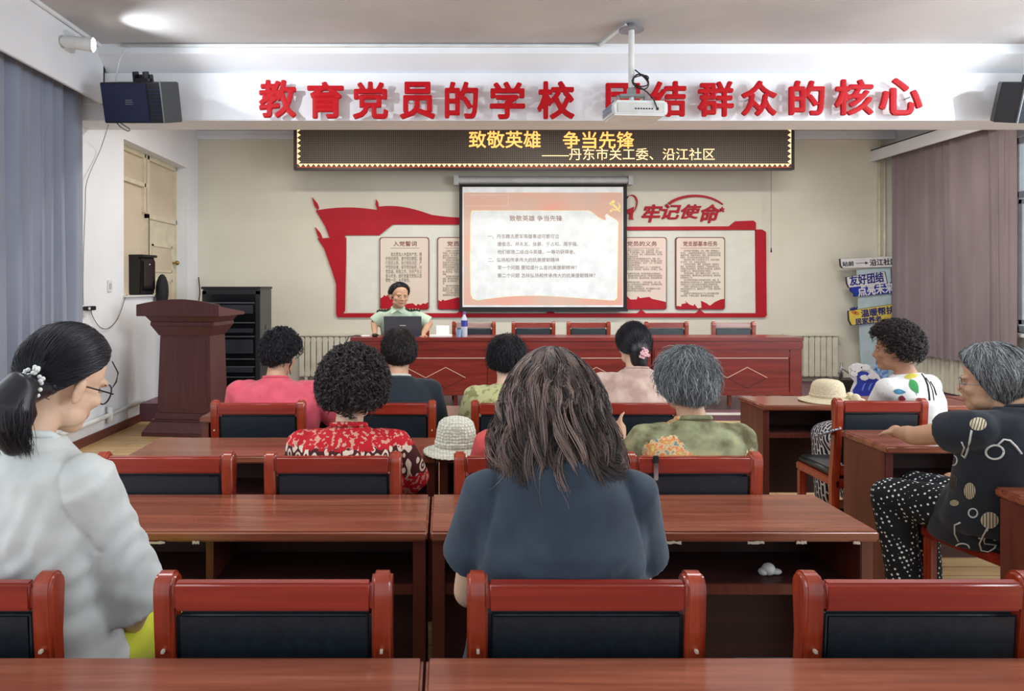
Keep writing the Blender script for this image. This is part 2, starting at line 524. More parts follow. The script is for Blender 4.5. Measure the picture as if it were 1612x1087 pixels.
MB().box(xr, xr + 0.02, RY0 + 0.05, 8.50, 1.38, 2.66).build('blanking_board', M_PANELPAINT, fw)
MB().box(xr, xr + 0.02, RY0 + 0.05, 8.42, 2.71, RZT - 0.05).build('top_light_board', M_PANELPAINT, fw)
MB().box(xr, xr + 0.02, 8.56, 9.40, 2.36, RZT - 0.05).build('transom_board', M_PANELPAINT, fw)
struct(MB().box(XL - 0.19, XL + 0.03, RY0 - 0.02, 8.55, 1.38, 1.40).build('trim_7', M_WTRIM, bevel=0.003))

# east windows: white frames, glass, sill
M_FRAME = mat('window frame plastic', (236, 238, 240), 0.35)
def glass():
    m, N, L, b = mat_nodes('window glass', 0.03, 0.5)
    b.inputs['Base Color'].default_value = (0.9, 0.95, 0.97, 1)
    b.inputs['Transmission Weight'].default_value = 1.0; b.inputs['IOR'].default_value = 1.03
    return m
M_GLASS = glass()
for i, (y0, y1) in enumerate(((0.2, 4.9), (7.0, 9.35))):
    f_ = MB()
    x0, x1 = XR + 0.05, XR + 0.12
    t = 0.07
    f_.box(x0, x1, y0, y1, WZ0, WZ0 + t).box(x0, x1, y0, y1, WZ1 - t, WZ1)
    f_.box(x0, x1, y0, y0 + t, WZ0, WZ1).box(x0, x1, y1 - t, y1, WZ0, WZ1)
    nn = max(2, round((y1 - y0) / 0.8))
    for k in range(1, nn):
        yy = y0 + (y1 - y0) * k / nn
        f_.box(x0, x1, yy - 0.035, yy + 0.035, WZ0, WZ1)
    f_.box(x0, x1, y0, y1, 2.45, 2.52)
    wo = struct(f_.build('window_%d' % (3 if i == 0 else 1), M_FRAME, bevel=0.004))
    MB().box(XR + 0.08, XR + 0.086, y0, y1, WZ0, WZ1).build('window_pane', M_GLASS, wo)
    s_ = MB()
    for k in range(nn):
        a = y0 + (y1 - y0) * k / nn + 0.05; b2 = y0 + (y1 - y0) * (k + 1) / nn - 0.05
        for q in ((a, a + 0.05, WZ0 + 0.09, 2.43), (b2 - 0.05, b2, WZ0 + 0.09, 2.43), (a, b2, WZ0 + 0.09, WZ0 + 0.14), (a, b2, 2.38, 2.43)):
            s_.box(XR + 0.03, XR + 0.06, *q)
    s_.build('sash', M_FRAME, wo, bevel=0.004)
    struct(MB().box(XR - 0.12, XR + 0.06, y0 - 0.1, y1 + 0.1, WZ0 - 0.04, WZ0).build('trim_%d' % (8 + i), M_WTRIM, bevel=0.006))

# ------------------------------------------------------------------ curtains, hung inside the boxes
def curtain(name, label, x, y0, y1, z0, z1, c, c2, amp, wl, seed, hem=0.03):
    rs = np.random.default_rng(seed)
    n = int((y1 - y0) / 0.012); k = 26
    t = np.linspace(0, 1, n)
    ph = 2 * PI * (y1 - y0) / wl * (t + 0.05 * np.sin(2 * PI * t * 2.3 + rs.random() * 6)) + rs.random() * 6
    am = amp * (0.75 + 0.35 * np.sin(2 * PI * t * 3.7 + rs.random() * 6))
    vs = []; fs = []
    for side in (0, 1):
        for j in range(k):
            v = j / (k - 1); z = z1 + (z0 - z1) * v
            g = 0.55 + 0.45 * v
            xx = x + g * am * (np.sin(ph) + 0.28 * np.sin(2 * ph + 1 + v)) + 0.008 * np.sin(ph * 0.37 + 3 * v)
            yy = y0 + (y1 - y0) * t + 0.012 * np.sin(2 * ph + 2 * v)
            for i in range(n): vs.append((xx[i] + side * 0.004, yy[i], z))
    for side in (0, 1):
        o = side * n * k
        for j in range(k - 1):
            for i in range(n - 1):
                q = (o + j * n + i, o + j * n + i + 1, o + (j + 1) * n + i + 1, o + (j + 1) * n + i)
                fs.append(q if side else q[::-1])
    m = MB().add(vs, fs)
    cm = mat(name + ' cloth ' + str(seed), c, 0.85, c2=c2, scale=(3, 3, 1), bump=0.05, bscale=900, sheen=0.2)
    r = thing(name, label, 'curtain', (0, 0, 0))
    m.build('drape', cm, r, smooth=True)
    hk = MB().box(x - 0.02, x + 0.02, y0, y1, z1 - 0.01, z1 + 0.03)
    hk.build('track', M_WTRIM, r)
    return r
curtain('curtain', 'blue grey floor-length curtain in folds under the box beside the wall speaker', -3.20, 2.6, 6.30, 0.5, 3.30, (142, 150, 168), (128, 136, 156), 0.055, 0.235, 3)
curtain('curtain', 'taupe grey curtain drawn across the window beside the stage', 5.97, 7.52, 9.55, 0.63, 3.30, (142, 128, 132), (130, 116, 121), 0.035, 0.21, 5)

# ------------------------------------------------------------------ radiators
def radiator(label, x0, x1, y, z0, z1, along='X', xw=0):
    r = thing('radiator', label, 'radiator', (0, 0, 0))
    L_ = x1 - x0
    n = max(2, round(L_ / 0.078))
    p = L_ / n
    m = MB()
    for i in range(n):
        a = x0 + i * p
        if along == 'X': m.box(a + 0.005, a + p - 0.005, y - 0.07, y, z0, z1)
        else: m.box(xw - 0.07, xw, a + 0.005, a + p - 0.005, z0, z1)
    m.build('fin_column', M_RAD, r, bevel=0.008)
    m = MB()
    for zz in (z0 + 0.05, z1 - 0.05):
        if along == 'X': m.box(x0, x1, y - 0.05, y - 0.02, zz - 0.025, zz + 0.025)
        else: m.box(xw - 0.05, xw - 0.02, x0, x1, zz - 0.025, zz + 0.025)
    m.build('manifold', M_RAD, r, bevel=0.004)
    if along == 'X': MB().box(x0 - 0.02, x1 + 0.02, y - 0.085, y - 0.002, z1, z1 + 0.03).build('top_cover', M_RAD, r, bevel=0.005)
    return r
rz0, rz1 = 0.27, 0.82
for g in ((-1.98, -0.55, 'cream radiator on the back wall between the black cabinet and the stage table'),
          (4.62, 5.34, 'cream radiator on the back wall beside the signpost standee')):
    r = radiator(g[2], g[0], g[1], YB - 0.03, rz0, rz1)
    m = MB()
    for xx in (g[0] + 0.1, g[1] - 0.1):
        m.box(xx - 0.02, xx + 0.02, YB - 0.09, YB - 0.035, DZ, rz0 + 0.02)
    m.build('foot', M_RAD, r)
    pr = MB().tube([(g[1] + 0.005, YB - 0.06, rz0 + 0.05), (g[1] + 0.07, YB - 0.06, rz0 + 0.05), (g[1] + 0.07, YB - 0.06, rz0 - 0.08)], 0.014)
    pr.build('valve_pipe', M_GREYM, r, smooth=True)
r = radiator('cream radiator under the taupe curtain', 7.38, 9.3, 0, 0.21, 0.74, 'Y', XR - 0.03)
MB().box(XR - 0.09, XR - 0.035, 7.4, 7.44, DZ, 0.22).box(XR - 0.09, XR - 0.035, 9.1, 9.14, DZ, 0.22).build('foot', M_RAD, r)
# heating pipes
m = MB().tube([(XL + 0.05, 4.5, 0.19), (XL + 0.05, 7.1, 0.22), (XL + 0.05, 7.92, 0.235)], 0.022, 10)
m.tube([(XL + 0.05, 7.15, 0.14), (XL + 0.05, 7.15, 0.30)], 0.03, 10)
hp = m.build('heating_pipe', M_WHITEP, None, smooth=True)
tag(hp, 'white heating pipe running low along the wall behind the lectern', 'pipe')
hold = MB()
for yy in (5.5, 6.6, 7.8): hold.box(XL, XL + 0.05, yy - 0.015, yy + 0.015, 0.2, 0.23)
hold.build('pipe_clip', M_WHITEP, hp)
m = MB()
for dx in (0.0, 0.07): m.tube([(5.93 + dx, YB - 0.04, DZ), (5.93 + dx, YB - 0.04, 3.48)], 0.016, 8)
vp = m.build('heating_pipe', M_JOINERY, None, smooth=True)
tag(vp, 'pair of thin cream riser pipes in the corner by the taupe curtain', 'pipe')

# ------------------------------------------------------------------ wall fittings and cables on the west wall
def cable(name, label, pts, r, m_, cat='cable'):
    P = [Vector(p) for p in pts]
    out = []
    for i in range(len(P) - 1):
        p0 = P[max(i - 1, 0)]; p1 = P[i]; p2 = P[i + 1]; p3 = P[min(i + 2, len(P) - 1)]
        for k in range(6):
            t = k / 6
            out.append(0.5 * ((2 * p1) + (p2 - p0) * t + (2 * p0 - 5 * p1 + 4 * p2 - p3) * t * t + (3 * p1 - p0 - 3 * p2 + p3) * t ** 3))
    out.append(P[-1])
    o = MB().tube(out, r, 6).build(name, m_, None, smooth=True)
    return tag(o, label, cat)
def onw(px, py, off=0.014):       # pixel on the west wall
    s = (px - 700) / (XL + off)
    return (XL + off, F / s, H - (py - 450) / s)
p = onw(174, 450)
sw = thing('light_switch', 'white wall switch plate between the blue grey curtain and the old door', 'switch', (XL, p[1], p[2]))
MB().box(0, 0.012, -0.045, 0.045, -0.06, 0.06).build('plate', M_WHITEP, sw, bevel=0.004)
MB().box(0.010, 0.018, -0.025, 0.02, -0.03, 0.03).build('rocker', mat('greyish plastic', (190, 196, 204), 0.4), sw, bevel=0.003)
p = onw(140, 485)
bx_ = thing('junction_box', 'small black box with cable on the wall near the blue grey curtain', 'socket box', (XL, p[1], p[2]))
MB().box(0, 0.04, -0.09, 0.09, -0.02, 0.02).build('casing', M_BLACK, bx_, bevel=0.004)
MB().box(0.04, 0.05, -0.07, -0.04, -0.012, 0.012).box(0.0, 0.02, -0.09, -0.06, -0.08, -0.02).build('plug', M_WHITEP, bx_, bevel=0.002)
cable('cable', 'thin black cable sagging from the small black box up to the door sill', [onw(143, 488, .024), onw(147, 500, .02), onw(158, 515, .02), onw(172, 516, .02), onw(186, 500, .02), onw(196, 472, .02), (XL + 0.02, RY0 + 0.03, 1.41)], 0.0035, M_CABLE)
cable('cable', 'thin grey cable hanging from the wall speaker down beside the curtain', [at(171, 195, 172), onw(158, 235, .04), onw(137, 285, .04), onw(134, 330, .03), onw(131, 420, .03), onw(131, 480, .03)], 0.004, M_GCABLE)
cable('cable', 'grey cable dropping from the beam conduit to the wall speaker', [at(197, 78, 182), at(189, 92, 182), at(185, 108, 182), at(182, 130, 182)], 0.006, M_WHITEP)

# small black loudspeaker on the recess sill
t = thing('sill_speaker', 'small black active loudspeaker sitting on the sill of the old door', 'loudspeaker', (XL - 0.09, 8.20, 1.40), math.radians(-14))
m = MB().prism([(-0.10, 0), (0.09, 0), (0.10, 0.40), (0.07, 0.44), (-0.06, 0.44), (-0.10, 0.40)], -0.13, 0.13, 'Y')
m.build('cabinet', M_BLACK, t, bevel=0.015)
MB().box(0.085, 0.115, -0.11, 0.11, 0.05, 0.39).build('grille', M_BLACKG, t, bevel=0.01)
m = MB().box(-0.11, 0.12, -0.14, 0.14, 0.425, 0.455); m.build('lid', M_BLACK, t, bevel=0.008)
m = MB().box(0.112, 0.118, -0.01, 0.01, 0.34, 0.35); m.build('badge', M_WHITEP, t)
tb = thing('fabric_pouch', 'black pouch slung against the small loudspeaker on the sill', 'bag', (XL + 0.09, 8.36, 1.40))
m = MB().ell((0, 0, 0.04), (0.07, 0.09, 0.20))
m.build('pouch', mat('black fabric', (24, 25, 30), 0.8), tb, smooth=True)
cable('cable', 'thin dark cable running straight up the old door frame', [(XL - 0.12, 8.50, 1.85), (XL - 0.12, 8.50, 2.1), (XL - 0.12, 8.50, 2.3)], 0.005, M_CABLE)
cable('cable', 'short black cable standing in the corner behind the lectern', [(XL + 0.02, 9.75, 1.2), (XL + 0.05, 9.76, 1.4), (XL + 0.03, 9.77, 1.62)], 0.008, M_CABLE)

# ------------------------------------------------------------------ wall speakers, spotlights
def wall_speaker(label, px, mirror):
    t = thing('wall_speaker', label, 'loudspeaker', (0, 0, 0))
    c = at(px, 161, 186)
    zc = H + (450 - 161) / 186.0
    t.location = (c.x, c.y, zc); t.rotation_euler = (0.30, 0, 0)
    sg = -1 if mirror else 1
    z0, z1 = -0.165, 0.165
    m = MB()
    wb, wt, dp = 0.29, 0.305, 0.13
    q = [(-wb + 0.03, z0), (wb, z0), (wb + 0.00, z1), (-wt, z1)]
    # cabinet: a body with chamfered far end
    body = [(sg * -0.30, -0.10), (sg * 0.20, -0.10), (sg * 0.31, 0.02), (sg * 0.24, 0.16), (sg * -0.24, 0.16)]
    if mirror: body = body[::-1]
    m.prism(body, z0, z1, 'Z')
    m.build('cabinet', M_BLACK, t, bevel=0.006)
    g = MB().box(min(sg * -0.29, sg * 0.085), max(sg * -0.29, sg * 0.085), -0.112, -0.098, z0 + 0.012, z1 - 0.012)
    g.build('grille', M_NAVYG, t, bevel=0.004)
    f_ = MB()
    for i in range(9):
        zz = z0 + 0.04 + i * 0.028
        f_.box(min(sg * 0.10, sg * 0.19), max(sg * 0.10, sg * 0.19), -0.106, -0.098, zz, zz + 0.012)
    f_.build('louvre_panel', M_NAVYG, t)
    e_ = MB().box(sg * 0.197, sg * 0.206, -0.11, -0.095, z0, z1); e_.build('edge_strip', M_GREYM, t)
    bb = MB()
    for i, (a, b2) in enumerate(((-0.115, -0.105), (-0.125, -0.095), (-0.12, -0.10))):
        bb.box(sg * -0.10, sg * -0.04, -0.116, -0.111, (z0 + z1) / 2 + 0.02 - i * 0.016, (z0 + z1) / 2 + 0.026 - i * 0.016)
    bb.build('badge', M_GREYM, t)
    k = MB().box(-0.06, 0.06, -0.01, 0.1, z1, z1 + 0.03).box(-0.06, 0.06, 0.06, 0.14, z1 - 0.02, z1 + 0.06)
    k.box(-0.05, -0.035, -0.03, 0.08, z1 + 0.02, z1 + 0.085).box(0.035, 0.05, -0.03, 0.08, z1 + 0.02, z1 + 0.085)
    k.build('bracket', M_BLACK, t, bevel=0.004)
    return t
wall_speaker('black loudspeaker mounted on the beam beside the blue grey curtain', 225, False)
wall_speaker('black loudspeaker mounted on the beam above the taupe curtain', 1631, True)
cable('cable', 'short loop of cable under the wall speaker by the old door', [at(183, 192, 184), at(190, 200, 184), at(201, 206, 184), at(204, 203, 184), at(195, 197, 184), at(188, 192, 184)], 0.006, M_GCABLE)

def spotlight(label, base, lens, aim):
    t = thing('spotlight', label, 'spotlight', (0, 0, 0))
    base = Vector(base); lens = Vector(lens)
    dv = (Vector(aim) - lens).normalized()
    sg = 1 if lens.x > base.x else -1
    m = MB().box(base.x - 0.03, base.x + 0.03, base.y - 0.06, base.y + 0.06, base.z - 0.08, base.z + 0.07)
    m.build('mount_plate', M_WHITEP, t, bevel=0.006)
    mid = lens - dv * 0.18
    m = MB().tube([base, base + Vector((sg * 0.07, 0, -0.02)), mid], 0.016, 8)
    m.build('arm', M_GREYM, t, smooth=True)
    b = lens - dv * 0.004
    m = MB().tube([lens - dv * 0.24, lens - dv * 0.2, lens - dv * 0.05, lens], [0.03, 0.05, 0.052, 0.06], 20)
    m.build('lamp_housing', M_WHITEP, t, smooth='auto')
    m = MB().tube([lens - dv * 0.002, lens + dv * 0.006], 0.05, 20); m.build('lens', M_LENS, t)
    return t
spotlight('white spotlight at the end of the curtain box beside the ceiling', (-3.03, 5.78, 3.47), (-2.80, 5.72, 3.42), (2.2, 6.55, 3.05))
spotlight('white spotlight on the curtain box near the beam speaker above the taupe curtain', (5.82, 5.78, 3.47), (5.47, 5.72, 3.42), (0.6, 6.55, 3.05))

# conduit on the ceiling line and on the ceiling
cd = MB().tube([(-2.83, BY0 - 0.145, 3.600), (1.36, BY0 - 0.145, 3.600)], 0.013, 8)
tag(cd.build('conduit', M_WHITEP, None, smooth=True), 'thin white conduit along the joint of ceiling and beam', 'conduit')

# ------------------------------------------------------------------ projector on its pole
PX = at(994, 10, 195)
PY = F / 195.0
t = thing('projector_mount', 'white ceiling pole with flange carrying the projector', 'mount', (PX.x, PY, 0))
zt = H + (450 - 170) / 195.0
MB().tube([(0, 0, H + (450 - 158) / 195.), (0, 0, 3.1)], 0.018, 14).tube([(0, 0, 3.05), (0, 0, ZC - 0.02)], 0.024, 14).build('pole', M_WHITEP, t, smooth='auto')
MB().lathe([(0.10, 0.0), (0.10, 0.012), (0.03, 0.03), (0.028, 0.06)][::-1], 24, (0, 0, 0)).build('flange', M_GREYM, t, smooth='auto').location = (0, 0, ZC - 0.06)
m = MB().box(-0.10, 0.10, -0.04, 0.04, zt + 0.085, zt + 0.105).box(-0.03, 0.03, -0.03, 0.03, zt + 0.09, zt + 0.16)
for a in (-0.12, 0.10):
    m.box(a, a + 0.02, -0.02, 0.02, zt + 0.02, zt + 0.10)
m.build('cradle', M_GREYM, t, bevel=0.003)
k = t
# projector body (a thing of its own on the mount)
px0, px1 = (956 - 994) / 195.0, (1043 - 994) / 195.0
t = thing('projector', 'white projector hanging below the ceiling pole in front of the red letters', 'projector', (PX.x, PY, zt - 0.09), math.radians(4))
m = MB().prism([(-0.19, 0.0), (0.235, 0.0), (0.25, 0.03), (0.25, 0.09), (0.235, 0.12), (-0.17, 0.12), (-0.20, 0.08)], -0.14, 0.16, 'Y')
m.build('housing', M_WHITEP, t, bevel=0.012)
m = MB().box(-0.16, 0.22, -0.146, -0.138, 0.02, 0.10); m.build('back_panel', mat('projector panel', (204, 206, 202), 0.5), t, bevel=0.003)
m = MB()
for i in range(7): m.box(-0.02 + i * 0.022, -0.008 + i * 0.022, -0.149, -0.144, 0.045, 0.056)
m.box(0.15, 0.17, -0.149, -0.144, 0.04, 0.062)
m.build('port_socket', M_BLACK, t)
m = MB()
for i in range(6): m.box(-0.203, -0.190, -0.11, 0.12, 0.03 + i * 0.011, 0.035 + i * 0.011)
m.build('vent_slat', mat('vent blue grey', (164, 176, 196), 0.5), t)
MB().tube([(0.1, 0.155, 0.06), (0.1, 0.20, 0.06)], 0.045, 20).build('lens', M_BLACKG, t, smooth='auto')
pts = []
for i in range(60):
    a = i / 59 * 5 * PI
    pts.append((PX.x + 0.06 + 0.062 * math.cos(a) + 0.01 * math.sin(a * 1.3), PY - 0.045 - 0.02 * math.sin(a * .7), zt + 0.20 + 0.055 * math.sin(a) + 0.012 * math.cos(1.7 * a)))
pts = [(PX.x + 0.02, PY - 0.03, zt + 0.3)] + pts + [(PX.x + 0.10, PY - 0.10, zt + 0.1), (PX.x + 0.14, PY - 0.14, zt + 0.03), (PX.x + 0.16, PY - 0.15, zt - 0.03)]
tag(MB().tube(pts, 0.0055, 6).build('cable', M_CABLE, None, smooth=True), 'black cable coiled on the projector pole and plugged into the projector', 'cable')
q = at(941, 80, 177.5)
m = MB().tube([(q.x, BY0 - 0.15, ZC - 0.02), (PX.x - 0.05, PY - 0.02, ZC - 0.02)], 0.014, 4)
tag(m.build('conduit', M_WHITEP, None), 'white conduit crossing the ceiling diagonally to the projector pole', 'conduit')

# ------------------------------------------------------------------ the slogan on the beam: each character a thing
left_ch = [('教', 407, 466, 125, 185), ('育', 483, 541, 128, 186), ('党', 555, 611, 128, 187), ('员', 629, 685, 128, 187), ('的', 700, 753, 128, 186), ('学', 771, 827, 128, 187), ('校', 846, 905, 127, 187)]
right_ch = [('团', 954, 1008, 130, 184), ('结', 1024, 1081, 127, 183), ('群', 1099, 1156, 127, 183), ('众', 1168, 1224, 126, 182), ('的', 1243, 1299, 126, 181), ('核', 1315, 1376, 124, 181), ('心', 1385, 1453, 122, 181)]
SB = F / (BY0 - 0.11)
nth = ['first', 'second', 'third', 'fourth', 'fifth', 'sixth', 'seventh']
for grp, gname in ((left_ch, 'word group starting beside the wall speaker'), (right_ch, 'word group starting behind the projector')):
    for i, (ch, x0, x1, y0, y1) in enumerate(grp):
        c = at((x0 + x1) / 2, y1, SB)
        wx = (x1 - x0) / SB / 2; hz = (y1 - y0) / SB
        t = thing('wall_letter', 'raised red character %s on the beam, %s of the %s' % (ch, nth[i], gname), 'sign letter', (c.x, c.y, c.z), 0, 'red slogan characters on the beam')
        me = text_mesh(ch, (-wx, wx, 0, hz), depth=0.014, bold=0.028, stretch=True)
        co = np.empty(len(me.vertices) * 3); me.vertices.foreach_get('co', co)
        mv = MB(); mv.add(co.reshape(-1, 3), [tuple(q.vertices) for q in me.polygons])
        me = voxel(mv, 0.0040, 1, 0.4); me.materials.clear(); me.materials.append(M_RED); me.shade_flat(); link('character', me, t)
        mm = MB()
        for a in (-wx * 0.5, wx * 0.5): mm.tube([(a, 0.03, hz * 0.5), (a, 0.11, hz * 0.5)], 0.006, 6)
        mm.build('standoff_pin', M_GREYM, t)

# ------------------------------------------------------------------ LED board
sL = 123.0
yl = F / sL
t = thing('led_board', 'long dark LED board with glowing orange characters under the beam', 'LED sign', (0, 0, 0))
x0, x1 = (462 - 700) / sL, (1251 - 700) / sL
z0, z1 = H + (450 - 267) / sL, 3.58
MB().box(x0, x1, yl, yl + 0.10, z0, z1).build('casing', mat('led case', (44, 30, 32), 0.4), t, bevel=0.004)
MB().box(x0 + 0.045, x1 - 0.045, yl - 0.004, yl + 0.01, z0 + 0.03, z1 - 0.03).build('dot_panel', M_LED, t)
def lp(px, py): return ((px - 700) / sL, H + (450 - py) / sL)
def lbox(a, b, c, d):
    xa, za = lp(a, d); xb, zb = lp(b, c); return (xa, xb, za, zb)
text('headline_lettering', '致敬英雄', lbox(738, 851, 206, 233), yl - 0.008, M_LEDT, t, depth=0.002, bold=0.012)
text('headline_lettering', '争当先锋', lbox(886, 998, 207, 234), yl - 0.008, M_LEDT, t, depth=0.002, bold=0.012)
text('subline_lettering', '——丹东市关工委、沿江社区', lbox(853, 1125, 233, 252), yl - 0.008, M_LEDS, t, depth=0.002, bold=0.0)
m = MB()
n = 96
xa, xb = x0 + 0.06, x1 - 0.06
for i in range(n):
    a = xa + (xb - xa) * i / n; b = xa + (xb - xa) * (i + 1) / n
    m.prism([(a, z0 + 0.075), (b, z0 + 0.075), ((a + b) / 2, z0 + 0.035)], yl - 0.007, yl - 0.004)
nv = 9
for xx, sg in ((xa - 0.012, 1), (xb + 0.012, -1)):
    for i in range(nv):
        a = z0 + 0.07 + 0.068 * i; b = a + 0.066
        m.prism([(xx, a), (xx, b), (xx + sg * 0.045, (a + b) / 2)], yl - 0.007, yl - 0.004)
m.build('lamp_border', M_LEDS, t)
m = MB().box(xa, xb, yl - 0.007, yl - 0.004, z0 + 0.03, z0 + 0.036).box((1145 - 700) / sL, xb, yl - 0.007, yl - 0.004, z1 - 0.07, z1 - 0.062)
m.build('lamp_line', M_LEDR, t)
m = MB()
for xx in (x0 + 0.6, (x0 + x1) / 2, x1 - 0.6): m.box(xx - 0.03, xx + 0.03, yl + 0.03, yl + 0.07, z1, ZC)
m.build('hanger', M_GREYM, t)
tag(MB().tube([at(1214, 202, 117), at(1214, 390, 117)], 0.004, 6).build('pull_cord', M_GCABLE, None), 'thin pull cord hanging below the LED board end', 'cord')
cc = bpy.data.objects['pull_cord']
e = at(1214, 390, 117); MB().tube([e, e + Vector((0, 0, -0.06))], [0.006, 0.012], 8).build('tassel', M_BLACK, cc)
tag(MB().box(at(1290, 0, 125).x, at(1294, 0, 125).x, 8.6, 8.7, 3.4, ZC).build('ceiling_hook', M_WHITEP, None), 'small white hook on the stage ceiling', 'hook')

# ------------------------------------------------------------------ projection screen with slide
sS = 116.5
ys = F / sS
t = thing('projection_screen', 'white projection screen with black border showing a slide', 'screen', (0, 0, 0))
def sp(px, py): return ((px - 700) / sS, H + (450 - py) / sS)
def sbox(a, b, c, d):
    xa, za = sp(a, d); xb, zb = sp(b, c); return (xa, xb, za, zb)
M_SHEET = mat('screen sheet', (238, 240, 240), 0.8, emit=0.08)
b = sbox(723, 987, 290, 489); MB().box(b[0], b[1], ys, ys + 0.006, b[2], b[3]).build('border', mat('screen black border', (28, 26, 28), 0.7), t)
b = sbox(728, 981, 294, 483); MB().box(b[0], b[1], ys - 0.003, ys, b[2], b[3]).build('sheet', M_SHEET, t)
m = MB().tube([(sp(720, 0)[0], ys + 0.02, sp(0, 283)[1]), (sp(990, 0)[0], ys + 0.02, sp(0, 283)[1])], 0.045, 14)
for a in (718, 992): m.box(sp(a, 0)[0] - 0.03, sp(a, 0)[0] + 0.03, ys - 0.04, YB - 0.002, sp(0, 291)[1], sp(0, 277)[1])
m.build('roller_case', M_WHITEP, t, smooth='auto')
b = sbox(722, 988, 487, 490); MB().box(b[0], b[1], ys - 0.012, ys + 0.012, b[2], b[3]).build('weight_bar', M_BLACK, t)
def slide_mat():
    m, N, L, b = mat_nodes('projected slide ground', 0.8, 0.2)
    tc = N.new('ShaderNodeTexCoord'); n = N.new('ShaderNodeTexNoise'); n.inputs['Scale'].default_value = 1.6; n.inputs['Detail'].default_value = 2
    L.new(tc.outputs['Object'], n.inputs['Vector'])
    r = ramp(N, L, n.outputs[0], [(0.35, (208, 184, 172)), (0.5, (218, 180, 162)), (0.68, (228, 168, 152))])
    L.new(r.outputs[0], b.inputs['Base Color']); L.new(r.outputs[0], b.inputs['Emission Color'])
    b.inputs['Emission Strength'].default_value = 0.12
    return m
b = sbox(730, 980, 303, 480); MB().box(b[0], b[1], ys - 0.005, ys - 0.003, b[2], b[3]).build('slide_ground', slide_mat(), t)
def wave_poly(off=0.0):
    P = []
    for a, c in ((744, 332), (742, 337), (741, 400), (742, 462), (745, 469), (752, 472)): P.append((a, c))
    for i in range(15):
        u = i / 14; P.append((752 + u * 208, 472 - 7 * math.sin(u * PI) - 1.2 * math.sin(u * 2 * PI)))
    P += [(966, 472), (970, 468), (972, 350), (968, 346), (958, 340), (954, 337), (952, 340), (954, 346), (950, 347), (940, 342), (932, 335), (926, 332)]
    cx, cy = 856, 402
    return [sp(cx + (a - cx) * (1 + off), cy + (c - cy) * (1 + off)) for a, c in P][::-1]
MB().prism(wave_poly(0.012), ys - 0.007, ys - 0.005).build('slide_rim', mat('slide rim yellow', (240, 236, 186), 0.8, emit=0.15), t)
MB().prism(wave_poly(), ys - 0.009, ys - 0.007).build('slide_page', mat('slide page', (236, 240, 240), 0.8, emit=0.10), t)
M_SLT = mat('slide text grey', (150, 136, 130), 0.8, emit=0.1)
M_SLT2 = mat('slide title brown', (160, 130, 116), 0.8, emit=0.1)
text('slide_title', '致敬英雄 争当先锋', sbox(802, 885, 339, 348), ys - 0.010, M_SLT2, t, bold=0.014)
lines = [('一、丹东籍志愿军英雄事迹可歌可泣', 768, 880, 372), ('唐俊志、井永友、张蔡、于占和、周学福、', 783, 910, 384), ('他们都是二级战斗英雄，一等功获得者。', 783, 905, 396.5),
         ('二、弘扬和传承伟大的抗美援朝精神', 768, 880, 409), ('第一个问题 要知道什么是抗美援朝精神？', 783, 908, 421), ('第二个问题 怎样弘扬和传承伟大的抗美援朝精神？', 783, 937, 433.5)]
for s_, a, b2, c in lines:
    text('slide_line', s_, sbox(a, b2, c - 3.6, c + 3.4), ys - 0.010, M_SLT, t, bold=0.012)
# party emblem on the slide
m = MB()
cx, cy = 969, 325
pts = [sp(cx + 7.5 * math.cos(a), cy + 6.5 * math.sin(a)) for a in np.linspace(-1.15, 2.6, 16)]
pin = [sp(cx - 0.8 + 6.0 * math.cos(a), cy - 1.2 + 5.6 * math.sin(a)) for a in np.linspace(2.4, -1.1, 16)]
m.prism(pts + pin, ys - 0.007, ys - 0.005)
def strip(a, b, wd):
    a = Vector(sp(*a)); b = Vector(sp(*b)); n = (b - a).orthogonal().normalized() * wd
    return [tuple(a + n), tuple(b + n), tuple(b - n), tuple(a - n)]
m.prism(strip((963, 320), (976, 333), 0.011), ys - 0.008, ys - 0.005)
m.prism(strip((960, 322), (967, 316), 0.018), ys - 0.008, ys - 0.005)
m.prism(strip((963, 331), (960, 333), 0.014), ys - 0.008, ys - 0.005)
m.build('slide_emblem', mat('slide emblem yellow', (246, 232, 150), 0.8, emit=0.15), t)
m = MB()
for q in (((733, 307), (800, 307)), ((800, 307), (800, 324)), ((733, 324), (800, 324))): m.prism(strip(q[0], q[1], 0.003), ys - 0.006, ys - 0.005)
m.build('slide_frame_line', mat('slide line', (240, 214, 200), 0.8, emit=0.1), t)

# ------------------------------------------------------------------ red display on the back wall
sW = 115.3
yw = F / sW
def wp(px, py): return ((px - 700) / sW, H + (450 - py) / sW)
def wbox(a, b, c, d):
    xa, za = wp(a, d); xb, zb = wp(b, c); return (xa, xb, za, zb)
def wprism(m, pts, d0=None, d1=None):
    P = [wp(*p) for p in pts]
    return m.prism(P[::-1], yw - 0.0 if d0 is None else d0, YB if d1 is None else d1)
t = thing('wall_display', 'large red flag-shaped frame display fixed to the back wall', 'wall display', (0, 0, 0))
def bez(p0, p1, p2, p3, n=10):
    return [tuple((1 - u) ** 3 * np.array(p0) + 3 * (1 - u) ** 2 * u * np.array(p1) + 3 * (1 - u) * u * u * np.array(p2) + u ** 3 * np.array(p3)) for u in np.linspace(0, 1, n)]
flag = [(497, 331)] + bez((503, 330), (540, 324), (565, 326), (593, 330), 8) + bez((596, 325), (620, 322), (640, 325), (665, 333), 8) + bez((680, 338), (700, 341), (715, 342), (740, 343), 6) + [(740, 353), (618, 353), (597, 370), (543, 370), (541, 390), (528, 376), (519, 374.5), (512, 356)]
m = MB(); wprism(m, flag); m.build('flag', M_DRED, t)
m = MB()
wprism(m, [(500, 375), (519, 374), (545, 374), (543, 489), (540, 493), (540, 497), (532, 498), (529, 494), (529, 446), (522, 424), (510, 390)], yw - 0.003)
